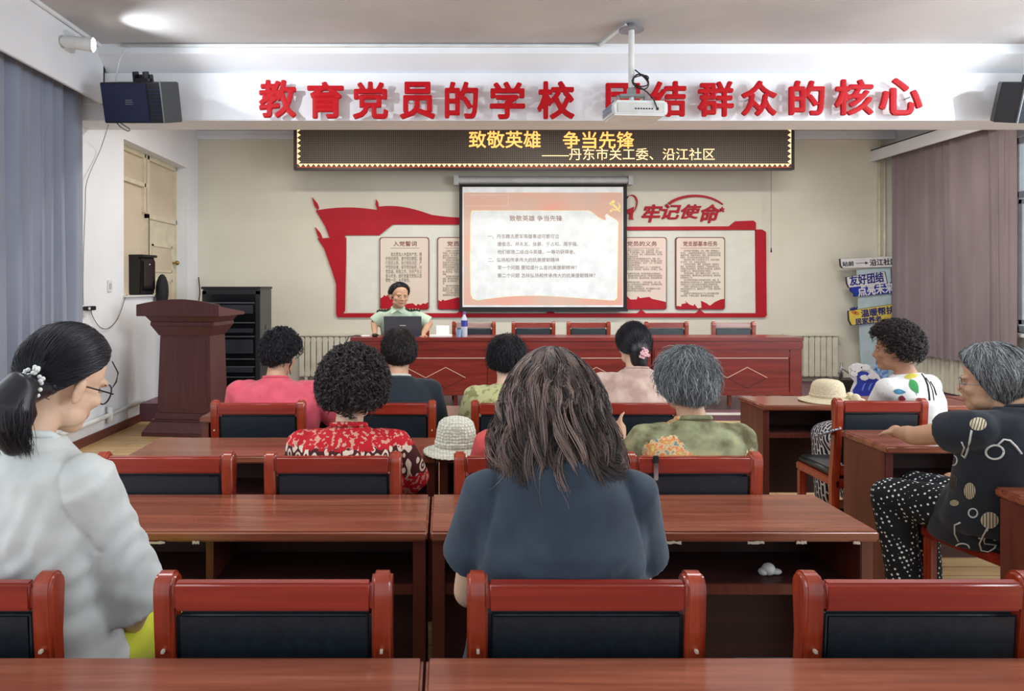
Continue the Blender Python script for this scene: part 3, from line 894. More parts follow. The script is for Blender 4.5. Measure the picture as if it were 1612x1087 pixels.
m.build('side_flag', M_DRED, t)
for a in ((491, 310), (592, 313), (496, 357)):
    m = MB(); wprism(m, [(a[0], a[1]), (a[0] + 8, a[1] + 9), (a[0] + 11, a[1] + 16), (a[0] + 9, a[1] + 20), (a[0] + 4, a[1] + 14)] if a[0] != 592 else [(592, 313), (595, 318), (596, 324), (594, 330), (591, 322)])
    m.build('spearhead', M_DRED, t)
m = MB()
wprism(m, [(530, 493), (1207, 493), (1207, 496), (1204, 499), (533, 499), (530, 497)], yw - 0.006)
for cx in (726, 867, 1010, 1102):
    wprism(m, [(cx - 8, 494), (cx, 487), (cx + 8, 494)], yw - 0.004)
m.build('bottom_bar', M_DRED, t)
m = MB(); wprism(m, [(980, 356.5), (1148, 356), (1158, 348), (1186, 347), (1190, 350), (1190, 361.5), (980, 362.5)], yw - 0.002); m.build('top_bar', M_DRED, t)
m = MB(); wprism(m, [(1190, 361), (1200, 361), (1206, 365), (1207, 494), (1191, 494)]); m.build('side_bar', M_DRED, t)
M_PALE = mat('display backing white', (226, 226, 214), 0.6, c2=(220, 220, 206))
m = MB(); wprism(m, [(545, 371), (600, 371), (620, 354), (1189, 362), (1190, 492), (546, 492)], YB - 0.008, YB); m.build('backing_sheet', M_PALE, t)  # paler sheet puts the brighter light on this wall area into colour

DUTY = ['　　认真学习马克思列宁主义、毛泽东思想、邓小', '平理论，学习党的路线、方针、政策和决议，学习党的', '基本知识，学习科学、文化、法律和业务知识，努力提', '高为人民服务的本领。', '　　贯彻执行党的基本路线和各项方针、政策，带头', '参加改革开放和社会主义现代化建设，带动群众为经济', '发展和社会进步艰苦奋斗，在生产、工作、学习和社会', '生活中起先锋模范作用。', '　　坚持党和人民的利益高于一切，个人利益服从党', '和人民的利益，吃苦在前，享受在后，克己奉公，多做', '贡献。', '　　自觉遵守党的纪律，首先是党的政治纪律和政治', '规矩，模范遵守国家的法律法规，严格保守党和国家的', '秘密，执行党的决定，服从组织分配，积极完成党的任', '务。', '　　维护党的团结和统一，对党忠诚老实，言行一致，', '坚决反对一切派别组织和小集团活动，反对阳奉阴违的', '两面派行为和一切阴谋诡计。', '　　切实开展批评和自我批评，勇于揭露和纠正违反', '党的原则的言行和工作中的缺点、错误。']
OATH = ['　　我志愿加入中国共产党，拥', '护党的纲领，遵守党的章程，履', '行党员义务，执行党的决定，严', '守党的纪律，保守党的秘密，对', '党忠诚，积极工作，为共产主义', '奋斗终身，随时准备为党和人民', '牺牲一切，永不叛党。']
TASK = ['　　宣传和执行党的路线、方针、政策，宣传和执行', '党中央、上级组织和本组织的决议，充分发挥党员的先', '锋模范作用，积极创先争优，团结、组织党内外的干部', '和群众，努力完成本单位所担负的任务。', '　　组织党员认真学习马克思列宁主义、毛泽东思想，', '学习科学、文化、法律和业务知识。', '　　对党员进行教育、管理、监督和服务，提高党员', '素质，坚定理想信念，增强党性，严格党的组织生活，', '开展批评和自我批评，维护和执行党的纪律，监督党员', '切实履行义务，保障党员的权利不受侵犯。', '　　密切联系群众，经常了解群众对党员、党的工作', '的批评和意见，维护群众的正当权利和利益，做好群众', '的思想政治工作。', '　　充分发挥党员和群众的积极性创造性，发现、培', '养和推荐他们中间的优秀人才，鼓励和支持他们在改革', '开放和社会主义现代化建设中贡献自己的聪明才智。', '　　对要求入党的积极分子进行教育和培养，做好经', '常性的发展党员工作，重视在生产、工作第一线和青年', '中发展党员。', '　　监督党员干部和其他任何工作人员严格遵守国家', '法律法规，不得侵占国家、集体和群众的利益。']
def poster(label, x0, x1, y0, y1, title, tx0, tx1, body, bx0, bx1, by0, by1, skyline):
    t = thing('wall_poster', label, 'poster', (0, 0, 0), 0, 'posters in the red display')
    yp = yw - 0.005
    r_ = 4
    def rr(a, b, c, d, r):
        out = []
        for (cx, cy, s0) in ((b - r, c + r, -90), (b - r, d - r, 0), (a + r, d - r, 90), (a + r, c + r, 180)):
            for k in range(5):
                an = math.radians(s0 + k * 22.5); out.append((cx + r * math.cos(an), cy + r * math.sin(an)))
        return out
    m = MB(); wprism(m, rr(x0, x1, y0, y1, r_), yp, YB - 0.008); m.build('rim', M_BROWNLINE, t)
    m = MB(); wprism(m, rr(x0 + 1.3, x1 - 1.3, y0 + 1.3, y1 - 1.3, r_), yp - 0.002, yp); m.build('sheet', M_POSTER, t)
    m = MB(); wprism(m, skyline, yp - 0.004, yp - 0.002); m.build('red_skyline', M_DRED, t)
    text('title_lettering', title, wbox(tx0, tx1, y0 + 6.5, y0 + 14.5), yp - 0.004, M_MAROONINK, t, bold=0.012, depth=0.0005)
    m = MB(); m.prism([wp(tx0 - 4, y0 + 17.6), wp(tx1 + 4, y0 + 17.6), wp(tx1 + 4, y0 + 17.1), wp(tx0 - 4, y0 + 17.1)], yp - 0.003, yp - 0.002); m.build('rule', M_MAROONINK, t)
    text('body_lettering', '\n'.join(body), wbox(bx0, bx1, by0, by1), yp - 0.003, M_INK, t, bold=0.0)
    return t
poster('poster of the oath with seven large text lines, behind the person at the laptop', 597.5, 675.5, 373, 487, '入党誓词', 619, 656, OATH, 607, 664, 397, 444,
       [(599, 469), (603, 467), (605, 464), (608, 466), (611, 463), (612, 467), (617, 470), (640, 478), (650, 477), (655, 481), (658, 478), (662, 480), (666, 477), (670, 478), (674, 475), (674, 484), (671, 486), (601, 486), (599, 484)])
poster('poster half hidden behind the screen edge beside the person at the laptop', 688.5, 766, 373, 487, '党员的权利', 704, 752, DUTY, 697, 758, 393, 466,
       [(690, 472), (694, 474), (697, 471), (700, 473), (720, 468), (740, 466), (765, 470), (764.7, 484), (762, 486), (692, 486), (690, 484)])
poster('poster of duties with red hills, half hidden behind the far screen edge', 972, 1049.5, 373, 487, '党员的义务', 987, 1034, DUTY, 981, 1042, 392, 459,
       [(974, 470), (985, 464), (992, 471), (1002, 471), (1004, 466), (1007, 469), (1014, 468), (1022, 467), (1026, 470), (1040, 473), (1048, 475), (1048, 484), (1045, 486), (976, 486), (974, 484)])
poster('poster of basic tasks with full text beside the end of the red display', 1063.5, 1141, 373, 487, '党支部基本任务', 1075, 1129, TASK, 1071, 1134, 393, 467,
       [(1065, 481), (1072, 482), (1073, 478), (1080, 477), (1078, 473), (1085, 479), (1091, 481), (1093, 478), (1098, 485), (1104, 484), (1103, 473), (1112, 477), (1117, 481), (1125, 475), (1134, 471), (1140, 470), (1140, 484), (1137, 486), (1067, 486), (1065, 484)])
# red wall characters with swoosh above the display
for ch, x0, x1, y0, y1, wd in (('牢', 1010.5, 1044, 321, 350, 'first'), ('记', 1042, 1073, 321, 345, 'second'), ('使', 1073, 1105, 321, 344, 'third'), ('命', 1103, 1135, 321, 351, 'fourth')):
    c = wp((x0 + x1) / 2, y1)
    b = wbox(x0, x1, y0, y1)
    t = text('wall_character', ch, (b[0] - c[0], b[1] - c[0], 0, b[3] - b[2]), 0, M_DRED, None, depth=0.008, bold=0.028, shear=0.28)
    t.location = (c[0], YB - 0.018, c[1])
    tag(t, 'slanted red character %s above the display, %s beside the screen' % (ch, wd), 'sign letter', 'slanted red characters above the display')
m = MB()
o_ = [(1052 + 0, 320)] + bez((1052, 319), (1070, 303), (1115, 300), (1139, 321), 14)
i_ = bez((1138, 322), (1112, 304), (1075, 307), (1055, 322), 14)
wprism(m, o_[1:] + i_, yw, YB)
tag(m.build('wall_swoosh', M_DRED, None), 'red curved swoosh over the slanted characters', 'wall decoration')
def star(cx, cy, r):
    return [(cx + (r if k % 2 == 0 else r * 0.42) * math.sin(k * PI / 5), cy - (r if k % 2 == 0 else r * 0.42) * math.cos(k * PI / 5)) for k in range(10)]
for cx, cy, r, l_ in ((1137.5, 329.5, 4.6, 'small red star at the tail of the slanted characters'), (1050, 323, 3.0, 'tiny red star where the red swoosh begins')):
    m = MB(); wprism(m, star(cx, cy, r), yw, YB); tag(m.build('wall_star', M_DRED, None), l_, 'star')
m = MB()
ol = bez((984, 318), (986, 306), (1000, 300), (1004, 315), 10) + bez((1004, 316), (1004, 326), (1000, 331), (998, 333), 6)
wprism(m, ol + [(p_[0] - 2.0 * (1 - abs(0.5 - k / 15)), p_[1] + 1.2) for k, p_ in reversed(list(enumerate(ol)))], yw, YB)
wprism(m, [(985, 331), (998, 325), (996, 343), (998, 345), (991, 345), (992, 335), (985, 338)], yw, YB)
tag(m.build('wall_flourish', M_DRED, None), 'red looped flourish showing past the screen edge', 'wall decoration')

# ------------------------------------------------------------------ lectern
t = thing('lectern', 'dark wood lectern with arched top in front of the black cabinet', 'lectern', (-2.60, 7.42, 0), math.radians(-7))
def frus(m, w0, d0, z0, w1, d1, z1):
    vs = [(-w0, -d0, z0), (w0, -d0, z0), (w0, d0, z0), (-w0, d0, z0), (-w1, -d1, z1), (w1, -d1, z1), (w1, d1, z1), (-w1, d1, z1)]
    return m.add(vs, [(0, 3, 2, 1), (4, 5, 6, 7), (0, 1, 5, 4), (1, 2, 6, 5), (2, 3, 7, 6), (3, 0, 4, 7)])
m = MB(); frus(m, .40, .30, 0, .40, .30, .035); frus(m, .40, .30, .035, .33, .24, .14); frus(m, .335, .245, .14, .335, .245, .16); frus(m, .31, .22, .16, .295, .21, .22)
m.build('plinth', M_LECT, t, bevel=0.004)
m = MB(); frus(m, .285, .20, .22, .262, .185, 1.0); m.build('shaft', M_LECT, t, bevel=0.005)
m = MB(); frus(m, .255, .205, .27, .235, .19, .98); m.build('front_panel', M_LECT, t, bevel=0.004)
m = MB(); frus(m, .27, .19, 1.0, .33, .24, 1.10); frus(m, .335, .245, 1.10, .335, .245, 1.14); frus(m, .33, .24, 1.14, .37, .28, 1.20); m.build('cornice', M_LECT, t, bevel=0.004)
arch = [(-.43, 1.20), (.43, 1.20)] + [(.43 * (1 - 2 * u), 1.315 + 0.055 * math.sin(u * PI)) for u in np.linspace(0, 1, 15)]
m = MB().prism(arch, -0.34, -0.30, 'Y'); m.prism([(-0.34, 1.20), (.30, 1.20), (.30, 1.23), (-.31, 1.30)], -.43, -.40, 'X'); m.prism([(-0.34, 1.20), (.30, 1.20), (.30, 1.23), (-.31, 1.30)], .40, .43, 'X')
m.build('top_fascia', M_LECT, t, bevel=0.004)
m = MB().prism([(-0.30, 1.20), (.29, 1.20), (.29, 1.215), (-.30, 1.29)], -.40, .40, 'X'); m.build('reading_board', M_LECT, t)

# ------------------------------------------------------------------ equipment cabinet
sC = 136.0
c0 = at(318, 620, sC); c1 = at(409, 455, sC)
t = thing('equipment_cabinet', 'tall black equipment rack with glass door beside the lectern', 'cabinet', ((c0.x + c1.x) / 2, F / sC, DZ))
hw = (c1.x - c0.x) / 2; hh = c1.z - DZ
M_CAB = mat('cabinet grey steel', (64, 68, 72), 0.4, 0.3)
MB().box(-hw, hw, 0.02, 0.56, 0.06, hh).build('carcass', M_CAB, t, bevel=0.006)
m = MB().box(-hw, -hw + 0.05, 0, 0.02, 0.08, hh - 0.02).box(hw - 0.05, hw, 0, 0.02, 0.08, hh - 0.02).box(-hw, hw, 0, 0.02, hh - 0.06, hh - 0.02).box(-hw, hw, 0, 0.02, 0.08, 0.13)
m.build('door_frame', M_BLACK, t, bevel=0.003)
MB().box(-hw + 0.05, hw - 0.05, 0.004, 0.012, 0.13, hh - 0.06).build('glass_door', M_BLACKG, t)
MB().box(-hw - 0.01, hw + 0.01, -0.01, 0.57, hh, hh + 0.03).build('top_plate', M_BLACK, t, bevel=0.006)
m = MB()
for zz, h_ in ((0.98, .10), (0.76, .05), (0.52, .16), (0.3, .06)):
    m.box(-hw + 0.07, hw - 0.08, -0.001, 0.006, zz, zz + h_)
m.build('device_front', mat('device dark', (44, 48, 56), 0.35), t, bevel=0.002)
m = MB()
for zz in (1.10, 0.87, 0.71, 0.45, 0.36, 0.24): m.box(-hw + 0.06, hw - 0.06, -0.001, 0.005, zz, zz + 0.012)
m.build('shelf_edge', mat('rack rail', (92, 98, 104), 0.4, 0.3), t)
m = MB()
for a in (-hw + 0.06, hw - 0.06):
    for b2 in (0.08, 0.48): m.tube([(a, b2, 0), (a, b2, 0.07)], 0.03, 12)
m.build('foot', M_BLACK, t)
MB().box(hw, hw + 0.006, 0.26, 0.29, hh * 0.62, hh * 0.66).build('side_latch', M_BLACKG, t)

# ------------------------------------------------------------------ desks
M_EDGE = wood('desk edge laminate', (92, 36, 26), (128, 56, 40), 'X', 0.3)
def make_desk(name, label, w_, divider=True):
    t = thing(name, label, 'desk', (0, 0, 0), 0, 'long desks of the hall')
    hwid = w_ / 2
    MB().box(-hwid, hwid, -0.20, 0.20, 0.712, 0.745).build('top', M_DESKTOP, t, bevel=0.007, seg=3)
    for sx in (-1, 1):
        x0, x1 = sorted((sx * (hwid - 0.006), sx * (hwid - 0.046)))
        m = MB().box(x0, x1, -0.175, 0.18, 0.0, 0.712)
        p = m.build('side_panel', M_DESK, t, bevel=0.003)
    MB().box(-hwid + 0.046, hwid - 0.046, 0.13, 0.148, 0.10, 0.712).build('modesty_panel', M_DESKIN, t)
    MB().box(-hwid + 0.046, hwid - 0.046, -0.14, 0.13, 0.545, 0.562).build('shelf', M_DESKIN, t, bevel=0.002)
    MB().box(-hwid + 0.046, hwid - 0.046, -0.148, -0.13, 0.528, 0.562).build('shelf_lip', M_DESK, t, bevel=0.002)
    if divider:
        MB().box(-0.012, 0.012, -0.13, 0.13, 0.562, 0.712).build('divider', M_DESK, t)
    return t
DW = 1.385
desk0 = make_desk('desk', 'desk at the lower edge with a dull top on the ponytail side of the seam', DW)
desk0.location = (-0.04 - DW / 2 - 0.003, 1.264, 0)
DESKS = [
    (-0.04 + DW / 2 + 0.003, 1.264, 0, 'desk at the lower edge behind the chair of the person in navy T-shirt'),
    (-0.053 - DW / 2, 2.408, 0, 'glossy desk between the person in white T-shirt and the person in navy T-shirt'),
    (-0.045 + DW / 2, 2.408, 0, 'glossy desk the person in navy T-shirt sits at'),
    (-0.035 - DW / 2, 3.385, 0, 'dark desk the person in the red patterned blouse sits at'),
    (-0.030 + DW / 2, 3.385, 0, 'dark desk with a white crocheted hat on it'),
    (-0.03 - DW / 2, 4.34, 0, 'desk in front of the person in the pink shirt'),
    (-0.02 + DW / 2, 4.34, 0, 'desk in front of the person with the pink hair clip'),
    (2.02 + DW / 2, 4.74, 0, 'desk with the straw sun hat on it'),
    (2.02 + DW * 1.5 + 0.02, 4.74, 0, 'desk in front of the taupe curtain, next to the straw hat desk'),
    (2.08 + DW / 2, 3.575, 0, 'desk with the arm of the person in the black dress on it'),
    (2.07 + DW / 2, 2.505, 0, 'desk corner at the frame edge behind the person in the black dress'),
]
for x, y, rz, lab in DESKS:
    d = dup(desk0, (x, y, 0), rz, lab)
# chipped edge spots on the two glossy desks (bare wood showing)
def chips(desk_xy, spots, label):
    for i, (dx, wd) in enumerate(spots):
        pass
for o in list(bpy.data.objects):
    if o.get('label', '').startswith('glossy desk'):
        lst = ((-0.17, 0.11), (-0.02, 0.02)) if 'person in white' in o['label'] else ((0.05, 0.06), (0.45, 0.03), (0.31, 0.05), (0.62, 0.02))
        for dx, wd in lst:
            m = MB()
            P = []
            n = 9
            rs = random.Random(int(dx * 1000))
            for k in range(n): P.append((dx - wd / 2 + wd * k / (n - 1), 0.713 + rs.random() * 0.004))
            for k in range(n): P.append((dx + wd / 2 - wd * k / (n - 1), 0.706 + rs.random() * 0.004))
            m.prism(P, -0.2025, -0.198, 'Y'); m.build('edge_chip', M_CHIP, o)

# ------------------------------------------------------------------ chairs
def make_chair():
    t = thing('conference_chair', 'x', 'chair', (0, 0, 0), 0, 'wooden chairs with black pads')
    ph = 0.895
    # rear posts: side profile in (y, z)
    back = [(-0.015, 0.0), (0.0, 0.25), (0.0, 0.46), (-0.02, 0.62), (-0.034, 0.76), (-0.040, 0.84)]
    front = [(0.025, 0.0), (0.044, 0.25), (0.048, 0.46), (0.028, 0.62), (0.016, 0.76), (0.022, 0.84)]
    arc = [(-0.009 + 0.032 * math.cos(a), 0.862 + 0.033 * math.sin(a)) for a in np.linspace(PI * 0.95, 0.05, 9)]
    prof = back + arc + front[::-1]
    for sx in (-1, 1):
        x0, x1 = sorted((sx * 0.25, sx * 0.207))
        m = MB().prism(prof, x0, x1, 'X'); m.build('back_post', M_CHAIR, t, bevel=0.007, seg=3)
        MB().box(sx * 0.228 - 0.003, sx * 0.228 + 0.003, -0.042, -0.03, 0.735, 0.741).build('screw_cap', M_CHIP, t)
    m = MB().prism([(-0.038, 0.820), (-0.012, 0.820), (-0.014, 0.882), (-0.041, 0.880)], -0.207, 0.207, 'X'); m.build('top_rail', M_CHAIRX, t, bevel=0.006, seg=3)
    m = MB().prism([(-0.012, 0.53), (0.016, 0.53), (-0.004, 0.818), (-0.030, 0.818)], -0.207, 0.207, 'X'); m.build('back_pad', M_LEATHER, t, bevel=0.012, seg=3)
    m = MB().box(-0.207, 0.207, -0.008, 0.02, 0.47, 0.525); m.build('lower_rail', M_CHAIRX, t, bevel=0.005)
    m = MB().box(-0.235, 0.235, 0.0, 0.44, 0.40, 0.445); m.build('seat_frame', M_CHAIRX, t, bevel=0.006)
    m = MB().box(-0.222, 0.222, 0.05, 0.445, 0.44, 0.485); m.build('seat_pad', M_LEATHER, t, bevel=0.016, seg=3)
    for sx in (-1, 1):
        m = MB().box(sx * 0.213 - 0.02, sx * 0.213 + 0.02, 0.39, 0.43, 0.0, 0.40); m.build('front_leg', M_CHAIR, t, bevel=0.005)
    return t
chair0 = make_chair()
CH = [
    (-0.083 - 0.992, 1.535, 0, 'chair of the person in the white T-shirt'),
    (at(435, 0, 736).x, 1.535, 0, 'empty chair between the person in white T-shirt and the person in navy'),
    (at(919, 0, 736).x, 1.535, 0, 'chair of the person in the navy T-shirt'),
    (at(1437, 0, 736).x, 1.535, 0, 'empty chair past the person in navy, at the lower corner of the frame'),
    (at(262, 0, 430).x, 2.64, 0, 'empty chair at the glossy desk beside the person in the white T-shirt'),
    (at(525, 0, 430).x, 2.64, 0, 'chair of the person in the red patterned blouse'),
    (at(822, 0, 430).x, 2.64, 0, 'chair of the person in coral, half hidden by the person in navy'),
    (at(1090, 0, 430).x, 2.64, 0, 'chair of the person in the green floral blouse'),
    (at(408, 0, 295).x, 3.83, 0, 'chair of the person in the pink shirt'),
    (at(613, 0, 295).x, 3.83, 0, 'chair of the person in the black top'),
    (at(815, 0, 295).x, 3.83, 0, 'chair of the person in the olive top'),
    (at(1000, 0, 295).x, 3.83, 0, 'chair of the person in the beige blouse'),
    (at(1436, 0, 319).x + 0.05, 3.90, 0, 'chair of the person in the white leaf blouse'),
    (2.42, 2.79, 0.2, 'chair of the person in the black dress'),
]
CH[0] = (at(-88, 0, 736).x, 1.535, 0, 'chair of the person in the white T-shirt')
chair0.location = CH[0][:3] if False else (CH[0][0], CH[0][1], 0); chair0['label'] = CH[0][3]
for x, y, rz, lab in CH[1:]:
    dup(chair0, (x, y, 0), rz, lab)
# key ring hanging on a chair rail
kc = at(1033, 713, 437)
t = thing('hair_clip', 'silver hair clip hooked over the chair rail behind the green floral blouse', 'clip', (kc.x, 2.64 - 0.052, 0.80))
MB().box(-0.008, 0.008, -0.004, 0.004, 0.0, 0.07).build('clip_arm', mat('chrome', (206, 208, 210), 0.2, 1.0), t, bevel=0.003)
MB().box(-0.010, 0.010, -0.005, 0.010, 0.06, 0.088).build('spring', M_BLACK, t, bevel=0.003)
# small plastic litter under the glossy desk
t = tag(MB().ell((0, 0, 0.02), (0.022, 0.02, 0.02)).ell((0.026, 0.006, 0.010), (0.02, 0.014, 0.010)).ell((-0.018, 0.0, 0.012), (0.015, 0.016, 0.012)).build('crumpled_tissue', M_WHITEP, None, smooth=True), 'crumpled white tissue on the shelf of the glossy desk with the far corner', 'tissue')
t.location = (at(1215, 868, 490).x, 2.33, 0.562)

# ------------------------------------------------------------------ stage tables
def make_stage():
    t = thing('stage_table', 'x', 'table', (0, 0, 0), 0, 'red stage tables')
    w_ = 1.586; h = w_ / 2; zt = 0.76
    MB().box(-h, h, 0.0, 0.45, zt - 0.04, zt).build('top', M_STAGE, t, bevel=0.006)
    m = MB().box(-h + 0.02, h - 0.02, 0.03, 0.055, 0.15, zt - 0.04); m.build('front_board', M_STAGE, t)
    m = MB().box(-h + 0.005, h - 0.005, 0.012, 0.03, zt - 0.125, zt - 0.045); m.build('upper_fascia', M_STAGE, t, bevel=0.005)
    m = MB()
    for x0, x1, z0, z1 in ((-h + 0.02, -h + 0.14, 0.15, zt - 0.13), (h - 0.14, h - 0.02, 0.15, zt - 0.13), (-h + 0.14, h - 0.14, 0.15, 0.19), (-h + 0.14, h - 0.14, zt - 0.215, zt - 0.145)):
        m.box(x0, x1, 0.016, 0.03, z0, z1)
    m.build('front_frame', M_STAGE, t, bevel=0.004)
    m = MB().box(-h + 0.16, h - 0.16, 0.012, 0.017, zt - 0.222, zt - 0.212); m.build('bead_line', M_INLAY, t)
    m = MB()
    def st(a, b_, wd, y0):
        a = Vector(a); b_ = Vector(b_); n = (b_ - a).orthogonal().normalized() * wd
        m.prism([tuple(a + n), tuple(b_ + n), tuple(b_ - n), tuple(a - n)], y0, 0.031, 'Y')
    zc = 0.335
    for cx in (-0.21, 0.21):
        for p, q in (((cx - 0.21, zc), (cx, zc + 0.11)), ((cx, zc + 0.11), (cx + 0.21, zc))): st(p, q, 0.004, 0.024)
    m.build('inlay_chevron', M_INLAY, t)
    m = MB()
    for cx in (-0.21, 0.21):
        for p, q in (((cx - 0.21, zc), (cx, zc - 0.11)), ((cx, zc - 0.11), (cx + 0.21, zc))): st(p, q, 0.003, 0.026)
    m.build('groove_chevron', mat('dark groove', (74, 20, 20), 0.6), t)
    for sx in (-1, 1):
        x0, x1 = sorted((sx * (h - 0.005), sx * (h - 0.035))); MB().box(x0, x1, 0.03, 0.43, 0, zt - 0.04).build('side_panel', M_STAGE, t, bevel=0.003)
    MB().box(-h + 0.04, h - 0.04, 0.06, 0.41, 0.52, 0.535).build('shelf', M_STAGE, t)
    return t
st0 = make_stage()
YT = F / 150.0
for i, lab in enumerate(('red stage table with the laptop and water bottle on it', 'red stage table between the laptop table and the bare end table', 'bare red stage table beside the signpost standee')):
    x = -0.993 + 0.793 + i * 1.589
    if i == 0: st0.location = (x, YT, DZ); st0['label'] = lab
    else: dup(st0, (x, YT, DZ), 0, lab)

# chairs behind the stage table
M_WORN = wood('worn pale rail', (150, 110, 106), (206, 180, 172), 'X', 0.4)
YS = F / 138.0
for i, (px, lab) in enumerate(((746, 'chair behind the water bottle, with pale worn rail'), (840, 'chair behind the stage table under the middle of the screen'), (927, 'chair behind the stage table under the end of the screen'), (1050, 'chair behind the head with the pink clip'), (1156, 'chair alone at the bare end of the stage table'), (641, 'chair of the person in the light green uniform shirt'))):
    x = (px - 700) / 138.0
    q = dup(chair0, (x, YS + (0.02 if i < 5 else 0.12), DZ), PI, lab, 'chairs behind the stage table')
    for c in q.children:
        if i in (0, 4) and c.name.startswith('top_rail'):
            c.data = c.data.copy(); c.data.materials[0] = M_WORN

# ------------------------------------------------------------------ things on the stage table
ZT = DZ + 0.76
sl = 148.0
lx = at(634, 0, sl).x; 
t = thing('laptop', 'open grey laptop turned to the person in uniform shirt', 'laptop', (lx, YT + 0.12, ZT))
M_LAP = mat('laptop lid', (84, 92, 108), 0.35, 0.4)
MB().prism([(0.0, 0.008), (0.012, 0.008), (-0.045, 0.222), (-0.055, 0.218)], -0.20, 0.20, 'X').build('lid', M_LAP, t, bevel=0.003)
MB().box(-0.20, 0.20, 0.005, 0.27, 0, 0.018).build('base', M_LAP, t, bevel=0.004)
m = MB()
for i in range(5): m.box(-0.03 + i * 0.013, -0.021 + i * 0.013, -0.041, -0.030, 0.118, 0.126)
m.build('badge', M_WHITEP, t)
bx = at(731, 0, sl).x
t = thing('water_bottle', 'plastic water bottle with blue label and purple cap on the stage table', 'bottle', (bx, YT + 0.12, ZT))
M_PET = mat('clear plastic', (206, 216, 230), 0.12)
MB().lathe([(0.030, 0), (0.034, 0.01), (0.033, 0.05), (0.034, 0.10), (0.034, 0.17), (0.030, 0.195), (0.014, 0.225), (0.013, 0.24)], 24).build('body', M_PET, t, smooth='auto')
MB().lathe([(0.0355, 0.11), (0.0355, 0.175)], 24).build('label_band', mat('bottle label blue', (50, 64, 168), 0.4), t, smooth='auto')
MB().lathe([(0.016, 0.24), (0.017, 0.243), (0.016, 0.265), (0.004, 0.267)], 20).build('cap', mat('cap violet', (122, 84, 168), 0.4), t, smooth='auto')
t = thing('plastic_cup', 'small clear cup with blue rim beside the water bottle', 'cup', (bx - 0.06, YT + 0.10, ZT))
MB().lathe([(0.024, 0), (0.034, 0.08), (0.033, 0.08), (0.023, 0.004)], 20).build('cup_wall', mat('cup pale blue', (150, 180, 216), 0.2), t, smooth='auto')
def paper(label, px0, px1, y0, y1, z=0.004):
    o = MB().box((px0 - 700) / sl, (px1 - 700) / sl, YT + y0, YT + y1, ZT, ZT + z).build('paper_sheet', mat('paper white', (236, 236, 232), 0.7), None)
    return tag(o, label, 'paper')
paper('stack of white papers between the laptop and the water bottle', 676, 712, 0.10, 0.34, 0.012)
paper('white papers beside the hand of the person in uniform shirt', 566, 588, 0.15, 0.36, 0.006)
t = thing('nameplate', 'blank white tent card lying folded by the water bottle', 'card', (at(700, 0, sl).x, YT + 0.28, ZT + 0.012))
MB().prism([(-0.05, 0), (0.05, 0), (0.0, 0.10)], -0.09, 0.05, 'X').build('card', mat('card white', (240, 240, 236), 0.6), t)
t = thing('computer_mouse', 'dark computer mouse under the hand at the laptop', 'mouse', (at(590, 0, sl).x, YT + 0.14, ZT))
MB().ell((0, 0, 0.015), (0.035, 0.055, 0.02)).build('shell', M_BLACK, t, smooth=True)
tag(MB().tube([at(570, 529.5, 147), at(560, 528, 147.5), at(549, 529.5, 148), at(542, 545, 149), at(543, 560, 149)], 0.006, 6).build('cable', M_CABLE, None, smooth=True), 'black cable trailing off the end of the stage table near the radiator', 'cable')

# ------------------------------------------------------------------ hats
def crochet(name, c, c2, sc_, bump):
    m, N, L, b = mat_nodes(name, 0.85, 0.2)
    tc = N.new('ShaderNodeTexCoord'); v = N.new('ShaderNodeTexVoronoi'); v.inputs['Scale'].default_value = sc_; v.inputs['Randomness'].default_value = 0.35
    L.new(tc.outputs['Object'], v.inputs['Vector'])
    r = ramp(N, L, v.outputs['Distance'], [(0.15, c), (0.6, c2)])
    L.new(r.outputs[0], b.inputs['Base Color'])
    bp = N.new('ShaderNodeBump'); bp.inputs['Strength'].default_value = bump; bp.inputs['Distance'].default_value = 0.006; bp.invert = True
    L.new(v.outputs['Distance'], bp.inputs['Height']); L.new(bp.outputs[0], b.inputs['Normal'])
    return m
M_CROCH = crochet('white crochet', (240, 240, 228), (196, 194, 174), 75, 1.0)
M_STRAW = crochet('cream straw', (236, 226, 200), (206, 192, 160), 130, 0.5)
